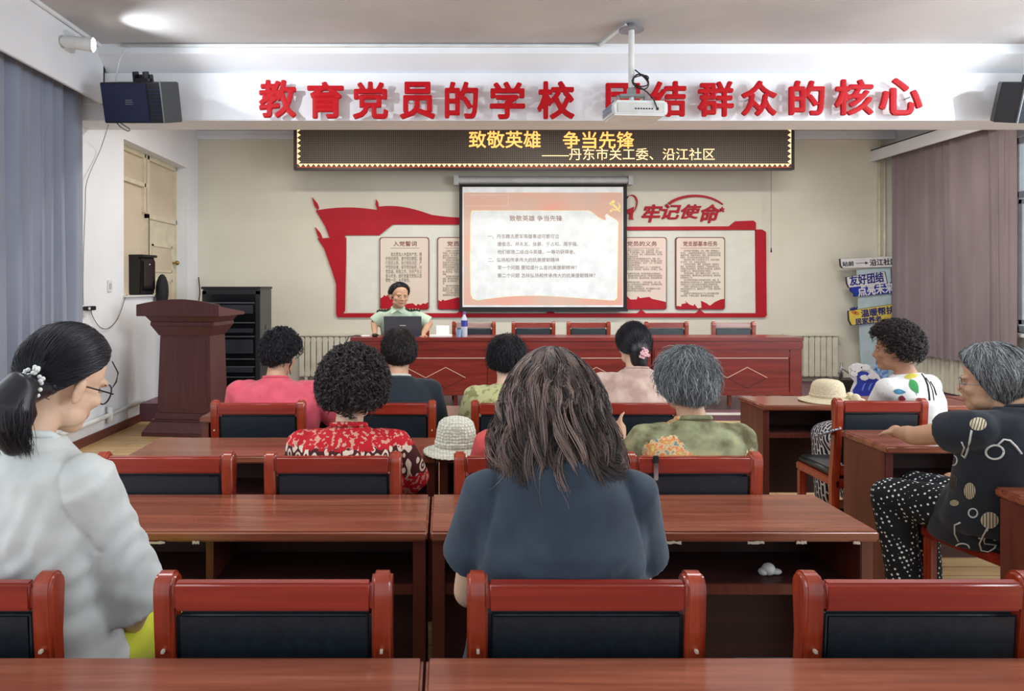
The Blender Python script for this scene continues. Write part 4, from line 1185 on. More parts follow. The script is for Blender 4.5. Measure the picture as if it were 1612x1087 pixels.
def hat(name, label, px, py, s, r, hgt, brim, brimdroop, M_, scallop=0, band=True, dz=0.0, tilt=0.0, zsup=0.745):
    X = at(px, py, s)
    t = thing(name, label, 'hat', (X.x, X.y, zsup))
    prof = [(0.004, hgt), (r * 0.35, hgt * 0.992), (r * 0.62, hgt * 0.95), (r * 0.82, hgt * 0.85), (r * 0.92, hgt * 0.65), (r * 0.97, hgt * 0.4), (r, hgt * 0.22)]
    m = MB().lathe(prof[::-1], 48); m.build('crown', M_, t, smooth=True)
    n = 96; vs = []; fs = []; K = 7
    for lay in (0, 1):
        for k in range(K):
            u = k / (K - 1)
            for i in range(n):
                a = 2 * PI * i / n
                rr = r * 0.98 + (brim * (1 + 0.12 * math.cos(a - 3.4))) * u + (0.004 * math.sin(scallop * a) * u if scallop else 0)
                z = hgt * 0.235 - (hgt * 0.235 - 0.004 - brimdroop * (0.5 + 0.5 * math.cos(2 * a + 1))) * (u ** 0.7) - lay * 0.004
                vs.append((rr * math.cos(a), rr * math.sin(a), max(z, 0.001 if lay else 0.004)))
    for lay in (0, 1):
        o = lay * K * n
        for k in range(K - 1):
            for i in range(n):
                q = (o + k * n + i, o + k * n + (i + 1) % n, o + (k + 1) * n + (i + 1) % n, o + (k + 1) * n + i)
                fs.append(q if lay else q[::-1])
    o = (K - 1) * n
    for i in range(n): fs.append((o + i, o + (i + 1) % n, o + K * n + (i + 1) % n, o + K * n + i))
    MB().add(vs, fs).build('brim', M_, t, smooth=True)
    if band:
        m = MB().lathe([(r * 1.0, hgt * 0.22), (r * 1.03, hgt * 0.24), (r * 1.02, hgt * 0.34), (r * 0.985, hgt * 0.36)], 48); m.build('band', M_, t, smooth=True)
    return t
hat('crocheted_hat', 'white crocheted hat on the dark desk behind the person in navy', 718, 702, 348, 0.095, 0.165, 0.05, 0.01, M_CROCH, 34)
h2 = hat('straw_hat', 'cream straw sun hat with a bow on the desk by the standee', 1303, 635, 240, 0.108, 0.145, 0.065, 0.006, M_STRAW, 0)
m = MB()
for a, sg in ((0.2, 1), (-0.35, -1)):
    m.ell((0.125, -0.06 + a * 0.12, 0.035), (0.03, 0.028, 0.03), Matrix.Rotation(a, 3, 'Z'))
m.ell((0.15, -0.08, 0.02), (0.045, 0.02, 0.016), Matrix.Rotation(-0.5, 3, 'Z'))
m.build('bow', M_STRAW, h2, smooth=True)

# ------------------------------------------------------------------ signpost standee
sN = 117.6
yn = F / sN
def np_(px, py): return ((px - 700) / sN, H + (450 - py) / sN)
t = thing('signpost_standee', 'signpost standee of slanted name boards beside the taupe curtain', 'standee', (0, 0, 0))
def board(name, pts, m_, y, th=0.012, par=None):
    m = MB().prism([np_(*p) for p in pts][::-1], yn + y, yn + y + th); return m.build(name, m_, par or t, bevel=0.002)
board('post_board', [(1352, 425), (1404, 416), (1410, 610), (1360, 610)], M_PALEB, 0.03, 0.03)
bd = mat('sign rim dark', (52, 50, 66), 0.5)
M_SIGNW = mat('sign board white', (234, 232, 232), 0.45)
def sign(pts, rim, face, name):
    c = np.mean(np.array(pts), 0)
    board(name + '_rim', pts, rim, 0.006, 0.02)
    inner = [tuple(np.array(p) + (c - np.array(p)) / np.linalg.norm(c - np.array(p)) * 1.6) for p in pts]
    board(name + '_face', inner, face, 0.0, 0.008)
sign([(1322, 407), (1417, 402), (1417, 420), (1326, 422), (1323, 418)], bd, M_SIGNW, 'arrow_sign')
sign([(1332, 436), (1394, 427), (1398, 446), (1336, 453), (1333, 446)], bd, M_SIGNW, 'white_sign')
sign([(1338, 452), (1414, 443), (1416, 460), (1345, 467), (1344, 462), (1339, 458)], M_BLUEINK, M_BLUE, 'blue_sign')
sign([(1335, 489), (1414, 477), (1417, 503), (1340, 512), (1336, 504)], bd, M_YELLOW, 'yellow_sign')
def ntext(name, body, a, b, c, d, m_, ang, off=0.028):
    xa, za = np_(a, d); xb, zb = np_(b, c)
    w2, h2_ = (xb - xa) / 2, (zb - za) / 2
    o = text(name, body, (-w2, w2, -h2_, h2_), -0.003, m_, t, depth=0.001, bold=off)
    o.location = ((xa + xb) / 2, yn, (za + zb) / 2); o.rotation_euler = (0, -math.radians(ang), 0)
    return o
ntext('arrow_sign_lettering', '站前', 1326, 1344, 411, 419, bd, 3)
ntext('arrow_sign_lettering', '沿江社区', 1369, 1412, 407, 417.5, bd, 3)
o = board('arrow_mark', [(1347, 413.8), (1362, 413.2), (1362, 411.2), (1367, 413.5), (1362, 416.2), (1362, 414.2), (1347, 414.6)], bd, -0.003, 0.003)
ntext('white_sign_lettering', '友好团结', 1337, 1391, 430.5, 447, M_BLUEINK, 7)
ntext('blue_sign_lettering', '点亮未来', 1350, 1407, 446, 463.5, M_SIGNW, 6)
ntext('yellow_sign_lettering', '温暖帮扶', 1355, 1408, 484, 496.5, M_BLUEINK, 7)
ntext('yellow_sign_lettering', '居家养老', 1346, 1388, 498.5, 509.5, M_BLUEINK, 7)
for cx, cy in ((1344, 491), (1349, 493)):
    board('orange_blossom', [(cx + 4 * math.cos(a), cy + 3 * math.sin(a)) for a in np.linspace(0, 2 * PI, 13)[:-1]], mat('blossom orange', (222, 140, 72), 0.5), -0.002, 0.003)
board('palm_cutout', [(1338, 484), (1342, 486), (1341, 482), (1344, 485), (1346, 481), (1347, 485), (1351, 482), (1349, 488), (1340, 489)], M_BLUEINK, 0.008, 0.01)
# wave cut-outs leaning at its foot, nearer to the desks
sV = 134.0
yv = F / sV
def vp_(px, py): return ((px - 700) / sV, H + (450 - py) / sV)
t = thing('wave_cutout', 'blue wave cut-out board with white foam at the foot of the standee', 'standee', (0, 0, 0))
def wboard(name, pts, m_, y, th=0.01):
    return MB().prism([vp_(*p) for p in pts][::-1], yv + y, yv + y + th).build(name, m_, t, bevel=0.002)
wboard('back_board', [(1337, 624), (1341, 612), (1346, 600), (1338, 592), (1337, 578), (1344, 573), (1352, 571), (1362, 574), (1372, 580), (1384, 590), (1392, 604), (1396, 624)], M_SIGNW, 0.012)
wboard('wave', [(1343, 614), (1350, 603), (1350, 592), (1347, 588), (1356, 584), (1365, 585), (1374, 592), (1384, 598), (1390, 608), (1392, 624), (1345, 624)], M_BLUE, 0.0)
def cloud(c, r, seed):
    rs = random.Random(seed); P = []
    n = 7
    for k in range(n):
        a0 = 2 * PI * k / n
        for q in range(5):
            a = a0 + (q / 5) * 2 * PI / n
            rr = 1 + 0.16 * math.sin(q / 5 * PI)
            P.append((c[0] + r[0] * rr * math.cos(a), c[1] + r[1] * rr * math.sin(a)))
    return P
for c, r, sd in (((1348, 579), (8, 6), 1), ((1362, 578), (7, 4.5), 2), ((1360, 594), (6, 4), 3), ((1373, 592), (7, 4), 4), ((1344, 588), (5, 4), 5)):
    wboard('foam', cloud(c, r, sd), M_SIGNW, -0.012)
for x0 in (1356, 1366, 1376):
    wboard('wave_line', [(x0, 612), (x0 + 4, 604), (x0 + 8, 602), (x0 + 5, 606), (x0 + 2, 616)], mat('wave light blue', (104, 134, 216), 0.5), -0.006, 0.006)
wboard('deep_wave', [(1378, 585), (1382, 568), (1390, 562), (1398, 566), (1402, 585), (1400, 600), (1386, 598)], mat('deep wave blue', (40, 84, 160), 0.5, c2=(150, 186, 214), scale=(34, 34, 34)), 0.03)
wboard('foot_stand', [(1340, 619), (1396, 619), (1396, 624), (1340, 624)], M_BLACK, 0.02, 0.16)
wb_ = H + (450 - 640) / sV
# low black speaker shelf / equipment lying in front of the radiator
t = thing('equipment_stand', 'low dark metal stand with cables behind the straw hat', 'stand', (at(1335, 0, 126).x, F / 126.0, DZ))
MB().box(-0.20, 0.35, -0.12, 0.15, 0.0, 0.14).build('base', mat('dark stand', (52, 44, 46), 0.5), t, bevel=0.008)
MB().tube([(-0.1, 0, 0.14), (-0.08, 0, 0.34)], 0.014, 8).tube([(-0.1, 0, 0.30), (0.02, -0.02, 0.20), (0.12, 0, 0.16)], 0.012, 8).build('tube_frame', M_GREYM, t, smooth=True)
# hand fan on the table edge in the lap of the leaf blouse woman is built with her

# ------------------------------------------------------------------ people
def skin_mat(name, c, lip):
    m, N, L, b = mat_nodes(name, 0.5, 0.35)
    b.inputs['Subsurface Weight'].default_value = 0.08
    b.inputs['Subsurface Radius'].default_value = (0.01, 0.004, 0.002)
    at_ = N.new('ShaderNodeAttribute'); at_.attribute_name = 'lip'
    tc = N.new('ShaderNodeTexCoord'); n = N.new('ShaderNodeTexNoise'); n.inputs['Scale'].default_value = 22; n.inputs['Detail'].default_value = 3
    L.new(tc.outputs['Object'], n.inputs['Vector'])
    r = ramp(N, L, n.outputs[0], [(0.3, tuple(v * 0.95 for v in c)), (0.7, c)])
    mx = N.new('ShaderNodeMixRGB'); mx.inputs[2].default_value = rgba(lip)
    L.new(at_.outputs['Fac'], mx.inputs[0]); L.new(r.outputs[0], mx.inputs[1]); L.new(mx.outputs[0], b.inputs['Base Color'])
    return m
SK_FAIR = skin_mat('skin fair', (226, 186, 158), (190, 110, 104))
SK_MID = skin_mat('skin mid', (204, 160, 130), (170, 100, 92))
SK_TAN = skin_mat('skin tan', (176, 130, 102), (146, 88, 78))
M_EYEW = mat('eye white', (196, 186, 178), 0.35)
M_EYED = mat('eye dark', (34, 24, 20), 0.15)

def hair_mat(name, c, c2, rough=0.38):
    m, N, L, b = mat_nodes(name, rough, 0.5)
    a = N.new('ShaderNodeAttribute'); a.attribute_name = 'shade'
    r = ramp(N, L, a.outputs['Fac'], [(0.0, c), (1.0, c2)])
    L.new(r.outputs[0], b.inputs['Base Color'])
    return m
HAIR_BLACK = hair_mat('hair black', (14, 14, 20), (46, 46, 58))
HAIR_DARK = hair_mat('hair dark brown', (26, 20, 20), (78, 66, 66))
HAIR_BROWN = hair_mat('hair brown waves', (34, 24, 24), (154, 130, 122))
HAIR_GREY = hair_mat('hair grey', (70, 76, 80), (176, 182, 186))
HAIR_SALT = hair_mat('hair salt and pepper', (34, 36, 40), (186, 190, 194))

def get_co(me):
    co = np.empty(len(me.vertices) * 3); me.vertices.foreach_get('co', co); return co.reshape(-1, 3)
def get_no(me):
    no = np.empty(len(me.vertices) * 3); me.vertices.foreach_get('normal', no); return no.reshape(-1, 3)
def set_co(me, co):
    me.vertices.foreach_set('co', np.ascontiguousarray(co, dtype=np.float64).reshape(-1)); me.update()
def attr(me, name, val):
    a = me.attributes.new(name, 'FLOAT', 'POINT'); a.data.foreach_set('value', np.asarray(val, dtype=np.float32))
def finish(me, name, m, parent):
    me.name = name; me.materials.clear(); me.materials.append(m); me.shade_smooth()
    return link(name, me, parent)

def wrinkle(me, amp, scale, seed, stretch=(1, 1, 1), fold=None):
    co = get_co(me); no = get_no(me)
    d = np.empty(len(co))
    off = Vector((seed * 3.1, seed * 1.7, seed * 0.9))
    for i, p in enumerate(co):
        q = Vector((p[0] * stretch[0], p[1] * stretch[1], p[2] * stretch[2])) * scale + off
        v = noise.noise(q)
        d[i] = amp * (1 - 2.2 * abs(v)) + amp * 0.5 * noise.noise(q * 2.3)
    if fold is not None: d += fold(co)
    set_co(me, co + no * d[:, None])

class Person:
    def __init__(s, name_label, px, py_top, sh, base_xy, rotz, head=(0, 0, 0), skin=SK_MID, hair_t=0.025, hs=1.0, width=1.0, heavy=1.0,
                 lean=0.06, side=0.0, head_off=(0, 0.03), seat=0.485, arms=None, top=None, group=None, headpx=None, legs=None, vox=0.0085, neck=0.0, fx=1.0, brow=(30, 24, 24)):
        s.t = thing('person', name_label, 'person', (base_xy[0], base_xy[1], 0), rotz)
        s.rot = rotz; s.base = Vector((base_xy[0], base_xy[1], 0)); s.seat = seat
        s.R = Matrix.Rotation(rotz, 3, 'Z')
        topz = (H - (py_top - 450) / sh) if top is None else top
        s.hs = hs; s.fx = fx; s.brow = brow
        topz -= hair_t
        s.hc_z = topz - 0.115 * hs
        # the head's place, world -> local
        wx = (px - 700) / sh; wy = F / sh
        l = s.R.inverted() @ (Vector((wx, wy, 0)) - s.base)
        s.hc = Vector((l.x, l.y, s.hc_z))
        yaw, pit, rol = head
        s.HR = Matrix.Rotation(yaw - rotz, 3, 'Z') @ Matrix.Rotation(rol, 3, 'Y') @ Matrix.Rotation(-pit, 3, 'X')
        s.nb = s.hc + s.HR @ Vector((0, -0.030 * hs, -0.105 * hs)) + Vector((0, -head_off[1], -0.028 - neck))   # base of the neck
        s.kz = (s.nb.z - seat) / 0.575
        s.w = width; s.hv = heavy; s.skin = skin; s.vox = vox
        s.arms = arms; s.legs = legs
        s.pel = Vector((0, 0, seat + 0.02))
    def H_(s, p):                      # head-local -> person-local
        return s.hc + s.HR @ (Vector((p[0] * s.fx, p[1], p[2])) * s.hs)
    def spine(s, u):                   # u 0 pelvis .. 1 neck base
        a = s.pel; b = s.nb
        mid = (a + b) / 2 + Vector((0, -0.02, 0))
        return (1 - u) ** 2 * a + 2 * u * (1 - u) * (mid * 2 - (a + b) / 2) + u * u * b
    def torso(s, m, grow=0.0, top=True, bottom=0.0):
        # u, half width, half depth
        w = s.w; h = s.hv
        sec = [(0.0, .170 * h, .125 * h), (0.10, .182 * h, .130 * h), (0.22, .168 * h, .118 * h), (0.36, .155 * h * (0.4 + 0.6 * w), .110 * h), (0.52, .160 * w * (0.6 + .4 * h), .112 * h), (0.66, .168 * w, .112 * h),
               (0.78, .168 * w, .100), (0.86, .156 * w, .088), (0.92, .125 * w, .076), (0.965, .088, .066), (1.0, .062, .060)]
        R_ = []
        for u, a, b in sec:
            if u < bottom: continue
            c = s.spine(u)
            R_.append((c.x, c.y, c.z, a + grow, b + grow, 0.0 if u < 0.3 else -0.12))
        m.rings(R_, 36, 2.35)
    def shoulders(s):
        c = s.spine(0.885); d = 0.155 * s.w
        tw = 0
        return [Vector((c.x + sg * d, c.y + 0.0, c.z - 0.02)) for sg in (-1, 1)]
    def arm_pts(s, i):
        sh = s.shoulders()[i]
        sg = -1 if i == 0 else 1
        if s.arms and s.arms[i] is not None:
            el, wr = [Vector(p) for p in s.arms[i][:2]]
        else:
            el = sh + Vector((sg * 0.045, 0.10, -0.25)); wr = Vector((sg * 0.12, el.y + 0.22, max(el.z + 0.02, 0.79)))
        return sh, el, wr
    def hand(s, m, el, wr, sg, curl=0.5, palm=Vector((0, 0, -1)), scale=1.0):
        d = (wr - el).normalized()
        pn = (palm - d * palm.dot(d))
        pn = pn.normalized() if pn.length > 1e-4 else d.orthogonal().normalized()
        sd = d.cross(pn).normalized() * (1 if sg > 0 else -1)      # towards the thumb
        k = scale
        m.limb([wr, wr + d * 0.03 * k, wr + d * 0.075 * k], [0.024 * k, 0.029 * k, 0.034 * k], 12)
        for q in (-1, 0, 1): m.limb([wr + d * 0.03 * k + sd * q * 0.016 * k, wr + d * 0.085 * k + sd * q * 0.025 * k], [0.014 * k, 0.013 * k], 8)
        for j, ln in enumerate((0.074, 0.083, 0.077, 0.060)):
            o = (1.5 - j) * 0.0225 * k
            p0 = wr + d * 0.085 * k + sd * o
            spread = sd * (1.5 - j) * 0.10
            a = 0.0; pts = [p0]; p = p0
            for q in range(3):
                a += curl * (0.45 + 0.2 * q + 0.05 * j)
                dirn = (d + spread) * math.cos(a) + pn * math.sin(a)
                p = p + dirn.normalized() * ln * k * (0.45, 0.32, 0.23)[q]; pts.append(p)
            m.limb(pts, [0.0095 * k, 0.009 * k, 0.0082 * k, 0.0072 * k], 8)
        p0 = wr + d * 0.025 * k + sd * 0.026 * k
        p1 = p0 + (d * 0.55 + sd * 0.75 + pn * 0.25).normalized() * 0.045 * k
        p2 = p1 + (d * 0.85 + sd * 0.3 + pn * 0.35).normalized() * 0.036 * k
        m.limb([p0, p1, p2], [0.014 * k, 0.011 * k, 0.0085 * k], 8)
    def leg_pts(s, i):
        sg = -1 if i == 0 else 1
        z = s.seat + 0.075
        if s.legs and s.legs[i] is not None:
            return [Vector(p) for p in s.legs[i]]
        return [Vector((sg * 0.09, 0.03, z)), Vector((sg * 0.11, 0.40, z - 0.005)), Vector((sg * 0.11, 0.42, 0.09)), Vector((sg * 0.12, 0.56, 0.035))]
    def build_body(s, curl=(0.5, 0.5), palms=(Vector((0, 0, -1)), Vector((0, 0, -1))), hands=True):
        m = MB(); k = s.hs
        def he(c, r, n=16, mm=12, rot=None):
            M = s.HR if rot is None else s.HR @ rot
            m.ell(s.H_(c), (r[0] * k * s.fx, r[1] * k, r[2] * k), M, n, mm)
        he((0, -.014, .032), (.074, .094, .083), 24, 16)
        he((0, .022, -.030), (.061, .060, .086), 24, 16)
        he((0, .052, -.094), (.030, .030, .024))
        for q in (-1, 1):
            he((q * .036, .018, -.072), (.026, .042, .030))
            he((q * .040, .056, -.030), (.022, .022, .020))
            he((q * .030, .074, .014), (.024, .012, .009))
            he((q * .077, -.012, -.018), (.008, .020, .031), 14, 10, Matrix.Rotation(q * 0.35, 3, 'Z'))
            he((q * .081, -.010, -.005), (.007, .016, .020), 12, 8, Matrix.Rotation(q * 0.5, 3, 'Z'))
            he((q * .012, .085, -.040), (.010, .010, .008))
        m.limb([s.H_((0, .076, .008)), s.H_((0, .086, -.018)), s.H_((0, .095, -.036))], [.009 * k, .010 * k, .0115 * k], 10)
        he((0, .077, -.064), (.024, .012, .007)); he((0, .075, -.076), (.020, .011, .007))
        # neck
        nk = 0.052 * (0.75 + 0.25 * s.hv)
        m.limb([s.H_((0, -.030, -.02)), s.H_((0, -.030, -.085)), s.nb + Vector((0, 0, 0.0)), s.nb + Vector((0, 0.015, -0.05))], [nk, nk, nk * 1.04, nk * 0.9], 20)
        s.torso(m, -0.006)
        for i in (0, 1):
            sg = -1 if i == 0 else 1
            sh, el, wr = s.arm_pts(i)
            h = 0.8 + 0.2 * s.hv
            m.limb([sh, (sh * .6 + el * .4), el], [.052 * h, .046 * h, .038 * h], 16)
            m.limb([el, el * .65 + wr * .35, wr], [.038 * h, .038 * h, .026], 14)
            if hands: s.hand(m, el, wr, -sg if False else sg * -1, curl[i], palms[i], 0.95)
            lp_ = s.leg_pts(i)
            m.limb(lp_[:2], [.078, .060], 14); m.limb(lp_[1:3], [.058, .040], 12); m.limb(lp_[2:], [.042, .036], 10)
        me = voxel(m, s.vox, 3, 0.5)
        co = get_co(me)
        inv = s.HR.inverted(); L_ = (np.array([list(r) for r in inv]) @ (co - np.array(s.hc)).T).T / k
        lip = np.exp(-((L_[:, 0] / .022) ** 4 + ((L_[:, 2] + .070) / .010) ** 4)) * (L_[:, 1] > .06)
        attr(me, 'lip', np.clip(lip, 0, 1) * 0.8)
        s.body = finish(me, 'body', s.skin, s.t)
        # eyes and brows
        for q in (-1, 1):
            e = MB(); M = s.HR @ Matrix.Rotation(-q * 0.25, 3, 'Z')
            e.ell(s.H_((q * .031, .0745, -.006)), (.0125 * k, .0075 * k, .0040 * k), M, 12, 8)
            eo = e.build('eye', M_EYEW, s.t, smooth=True)
            e = MB(); e.ell(s.H_((q * .031, .0795, -.006)), (.0058 * k, .0038 * k, .0042 * k), M, 10, 8)
            e.build('iris', M_EYED, eo, smooth=True)
        e = MB()
        for q in (-1, 1):
            e.limb([s.H_(v) for v in ((q * .013, .080, .010), (q * .030, .082, .016), (q * .049, .070, .011))], [.0028, .0036, .0018], 8)
        e.build('eyebrow', mat('brow %d' % s.brow[0], s.brow, 0.8), s.t, smooth=True)
        return s.body
    def shirt(s, m_, sleeve=0.45, grow=0.012, vox=0.009, amp=0.004, wr_scale=7, name='shirt', hem=0.0, sgrow=0.022, fold=None, seed=1, neck=True, loose=0.0, smooth=7):
        m = MB()
        s.torso(m, grow, bottom=hem)
        for i in (0, 1):
            sg = -1 if i == 0 else 1
            sh, el, wr = s.arm_pts(i)
            h = 0.8 + 0.2 * s.hv
            m.ell(sh, (.056 * h + .006,) * 3)
            if sleeve <= 1.0:
                e = sh.lerp(el, sleeve)
                m.limb([sh + Vector((-sg * 0.06, 0, 0.012)), sh, sh.lerp(e, .5), e], [.055, .056 * h + sgrow * .6, .050 * h + sgrow, .046 * h + sgrow * 1.1 + loose], 20, True)
            else:
                e = el.lerp(wr, sleeve - 1)
                m.limb([sh + Vector((-sg * 0.06, 0, 0.012)), sh, sh.lerp(el, .5), el], [.055, .056 * h + sgrow * .6, .050 * h + sgrow, .044 * h + sgrow], 18)
                m.limb([el, e], [.044 * h + sgrow, .036 * h + sgrow], 16, True)
        me = voxel(m, vox, smooth, 0.5)
        wrinkle(me, amp, wr_scale, seed, (1, 1, 0.55), fold)
        o = finish(me, name, m_, s.t)
        return o
    def collar(s, m_, r=0.062, th=0.008, up=0.0, name='collar'):
        c = s.nb + Vector((0, -0.004, 0.004 + up)); m = MB()
        pts = [c + Vector((r * 1.08 * math.cos(a), r * math.sin(a), -0.012 * math.sin(a) - (0.022 if math.sin(a) > 0 else 0) * math.sin(a))) for a in np.linspace(0, 2 * PI, 33)[:-1]]
        m.tube(pts, th, 8, closed=True)
        return m.build(name, m_, s.t, smooth=True)
    def trousers(s, m_, grow=0.016, skirt=False, name='trousers', cut=0.0):
        m = MB()
        c = s.pel
        m.rings([(c.x, c.y + .01, c.z - 0.04, .15 * s.hv, .12, 0), (c.x, c.y + .01, c.z + .0, .18 * s.hv, .14 * s.hv, 0), (c.x, c.y, c.z + .10, .185 * s.hv, .14 * s.hv, 0), (c.x, c.y, c.z + .14, .16 * s.hv, .12 * s.hv, 0)], 28)
        for i in (0, 1):
            p = s.leg_pts(i)
            m.limb(p[:2], [.086 + grow, .066 + grow], 16)
            an = p[1].lerp(p[2], 0.9 - cut)
            m.limb([p[1], an], [.066 + grow, .054 + grow], 14)
        if skirt:
            a, b = s.leg_pts(0), s.leg_pts(1)
            for u in (0.3, 0.6, 0.9): m.limb([a[0].lerp(a[1], u), b[0].lerp(b[1], u)], [.08 + grow, .08 + grow], 12)
            m.limb([a[1].lerp(a[2], .35), b[1].lerp(b[2], .35)], [.06 + grow] * 2, 12)
        me = voxel(m, 0.011, 3)
        wrinkle(me, 0.003, 9, 4)
        return finish(me, name, m_, s.t)
    def shoes(s, m_):
        for i in (0, 1):
            p = s.leg_pts(i)
            m = MB(); d = (p[3] - p[2]); d.z = 0; d.normalize()
            a = Vector((p[2].x, p[2].y, 0.04)) - d * 0.03
            m.limb([a, a + d * 0.10, a + d * 0.20], [0.040, 0.042, 0.036], 12)
            me = voxel(m, 0.01, 2)
            co = get_co(me); co[:, 2] = np.maximum(co[:, 2], 0.002); set_co(me, co)
            finish(me, 'shoe', m_, s.t)

# ---- hair: a closed cap over the skull plus many fine strands
HC = np.array((0, -.010, .018)); HA = np.array((.079, .099, .103))
def interp(x, xs, ys):
    return np.interp(x, xs, ys)
def hairline(az_deg, style):
    a = np.abs(az_deg)
    if style == 'man': return interp(a, [0, 35, 55, 75, 90, 110, 180], [47, 43, 24, -2, -20, -32, -46])
    if style == 'up': return interp(a, [0, 40, 65, 85, 100, 130, 180], [40, 36, 16, 4, -12, -40, -56])
    return interp(a, [0, 30, 60, 80, 95, 120, 180], [34, 32, 12, -14, -30, -42, -48])
def cap_radius(D, T, style, drop):
    # D unit directions (n x 3) head-local, +y face
    az = np.degrees(np.arctan2(D[:, 0], D[:, 1])); el = np.degrees(np.arcsin(np.clip(D[:, 2], -1, 1)))
    e = hairline(az, style) - drop * (np.abs(az) > 70) * np.clip((np.abs(az) - 70) / 25, 0, 1)
    k = np.clip((el - e + 6) / 14.0, 0, 1); k = k * k * (3 - 2 * k)
    sk = 0.965 if style == 'man' else 1.0
    base = sk / np.sqrt((D[:, 0] / HA[0]) ** 2 + (D[:, 1] / HA[1]) ** 2 + (D[:, 2] / HA[2]) ** 2)
    low = np.clip(-el / 50, 0, 1)
    if style == 'man': T = T * np.clip((el - e + 4) / 42, 0.12, 1)
    return base * (1 - 0.22 * (1 - k)) + T * k * (1 - 0.1 * low), k
def hair(p, m_, style='bob', T=0.02, n=1500, r=0.0011, length=1.1, curl=0.0, curlf=30, jitter=0.25, lift=0.004, seed=1, drop=0.0, gather=None, extra=None, lump=0.0, shade=(0.15, 0.6), top_dark=0.0, fr=0.5, part=None, capshade=0.2, seglen=10, whorl=(0.0, -0.35, 0.9), tail=None, spread=0.0, flat=1.0, ringlet=None):
    rs = np.random.default_rng(seed)
    k = p.hs
    HRm = np.array([list(q) for q in p.HR]); hc = np.array(p.hc)
    W = lambda P: hc + (P * k * np.array((p.fx, 1, 1))) @ HRm.T
    # cap
    nu, nv = 72, 48
    vs = []; 
    for i in range(nv + 1):
        th = min(max(PI * i / nv, 0.01), PI - 0.01)
        for j in range(nu):
            ph = 2 * PI * j / nu
            vs.append((math.sin(th) * math.sin(ph), math.sin(th) * math.cos(ph), math.cos(th)))
    D = np.array(vs)
    R, K = cap_radius(D, T, style, drop)
    if lump:
        off = seed * 5.3
        nz = np.array([noise.noise(Vector(d) * 6 + Vector((off, 0, 0))) + 0.6 * noise.noise(Vector(d) * 13 + Vector((off, 3, 0))) for d in D])
        R = R + lump * nz * K
    P = HC + D * R[:, None]
    P[:, 2] = np.where(P[:, 2] > HC[2], HC[2] + (P[:, 2] - HC[2]) * flat, P[:, 2])
    m = MB()
    fs = []
    for i in range(nv):
        for j in range(nu):
            fs.append((i * nu + j, (i + 1) * nu + j, (i + 1) * nu + (j + 1) % nu, i * nu + (j + 1) % nu))
    fs.append(tuple(range(nu))); fs.append(tuple(reversed(range(nv * nu, (nv + 1) * nu))))
    m.add(W(P), fs)
    if extra: extra(m, p)
    me = voxel(m, 0.006 * k, 1)
    ncap = len(me.vertices)
    co = get_co(me); fcap = np.empty(len(me.loops), dtype=np.int64)
    polys = [tuple(q.vertices) for q in me.polygons]
    # strands
    wv = np.array(whorl); wv = wv / np.linalg.norm(wv)
    d0 = rs.normal(size=(n * 4, 3)); d0 /= np.linalg.norm(d0, axis=1)[:, None]
    _, K0 = cap_radius(d0, T, style, drop)
    d0 = d0[(K0 > 0.55) & (d0 @ (np.array(whorl) / np.linalg.norm(whorl)) < 0.985)][:n]; n = len(d0)
    S = seglen
    paths = np.empty((n, S, 3))
    az_j = rs.normal(size=n) * jitter
    ph = rs.random(n) * 2 * PI
    lenf = length * (0.55 + 0.6 * rs.random(n))
    g = None if gather is None else np.array(gather) / np.linalg.norm(gather)
    d = d0.copy()
    amp = curl * (0.6 + 0.8 * rs.random(n))
    frz = (rs.random(n) < 0.12) * fr * 0.02
    Rl = None
    for q in range(S):
        t = q / (S - 1)
        Rq, Kq = cap_radius(d, T, style, drop)
        if lump:
            pass
        rad = Rq + lift * (1 + 0.8 * rs.normal(size=n) * 0.3) * (0.3 + t) + frz * t
        pos = HC + d * rad[:, None]
        pos[:, 2] = np.where(pos[:, 2] > HC[2], HC[2] + (pos[:, 2] - HC[2]) * flat, pos[:, 2])
        # tangent flow
        if g is None:
            tg = -wv[None, :] + d * (d @ wv)[:, None]
        else:
            tg = g[None, :] - d * (d @ g)[:, None]
        ln = np.linalg.norm(tg, axis=1)[:, None]; tg = tg / np.maximum(ln, 1e-6)
        side = np.cross(d, tg)
        a = curlf * t * lenf + ph
        env = min(1, t * 4)
        pos = pos + side * (amp * np.cos(a) * env)[:, None] + d * (amp * (0.5 + 0.5 * np.sin(a)) * env)[:, None]
        paths[:, q] = pos
        step = lenf / (S - 1)
        if g is not None:
            left = np.arccos(np.clip(d @ g, -1, 1)); step = np.minimum(step, np.maximum(left * 0.35, 0.002))
        nd = d + (tg + side * (az_j * (1 - 0.5 * t) + 0.25 * np.sin(ph * 3 + 4 * t) * jitter)[:, None]) * step[:, None]
        # stop at the hairline
        nd /= np.linalg.norm(nd, axis=1)[:, None]
        _, Kn = cap_radius(nd, T, style, drop)
        ok = Kn > 0.25
        d = np.where(ok[:, None], nd, d * 0.985 + nd * 0.015)
    paths = W(paths.reshape(-1, 3)).reshape(n, S, 3)
    sh = shade[0] + (shade[1] - shade[0]) * rs.random(n) ** 1.6
    allp = [(paths, sh, r)]
    if tail is not None: allp += tail(p, rs)
    if ringlet:
        nr, rho, rl = ringlet
        dd = rs.normal(size=(nr * 4, 3)); dd /= np.linalg.norm(dd, axis=1)[:, None]
        Rr, Kr = cap_radius(dd, T, style, drop)
        ok = Kr > 0.45; dd = dd[ok][:nr]; Rr = Rr[ok][:nr]; nr = len(dd)
        tg = np.cross(dd, rs.normal(size=(nr, 3))); tg /= np.linalg.norm(tg, axis=1)[:, None]
        tg[:, 2] -= 0.35; tg -= dd * np.sum(tg * dd, 1)[:, None]; tg /= np.linalg.norm(tg, axis=1)[:, None]
        sd = np.cross(dd, tg)
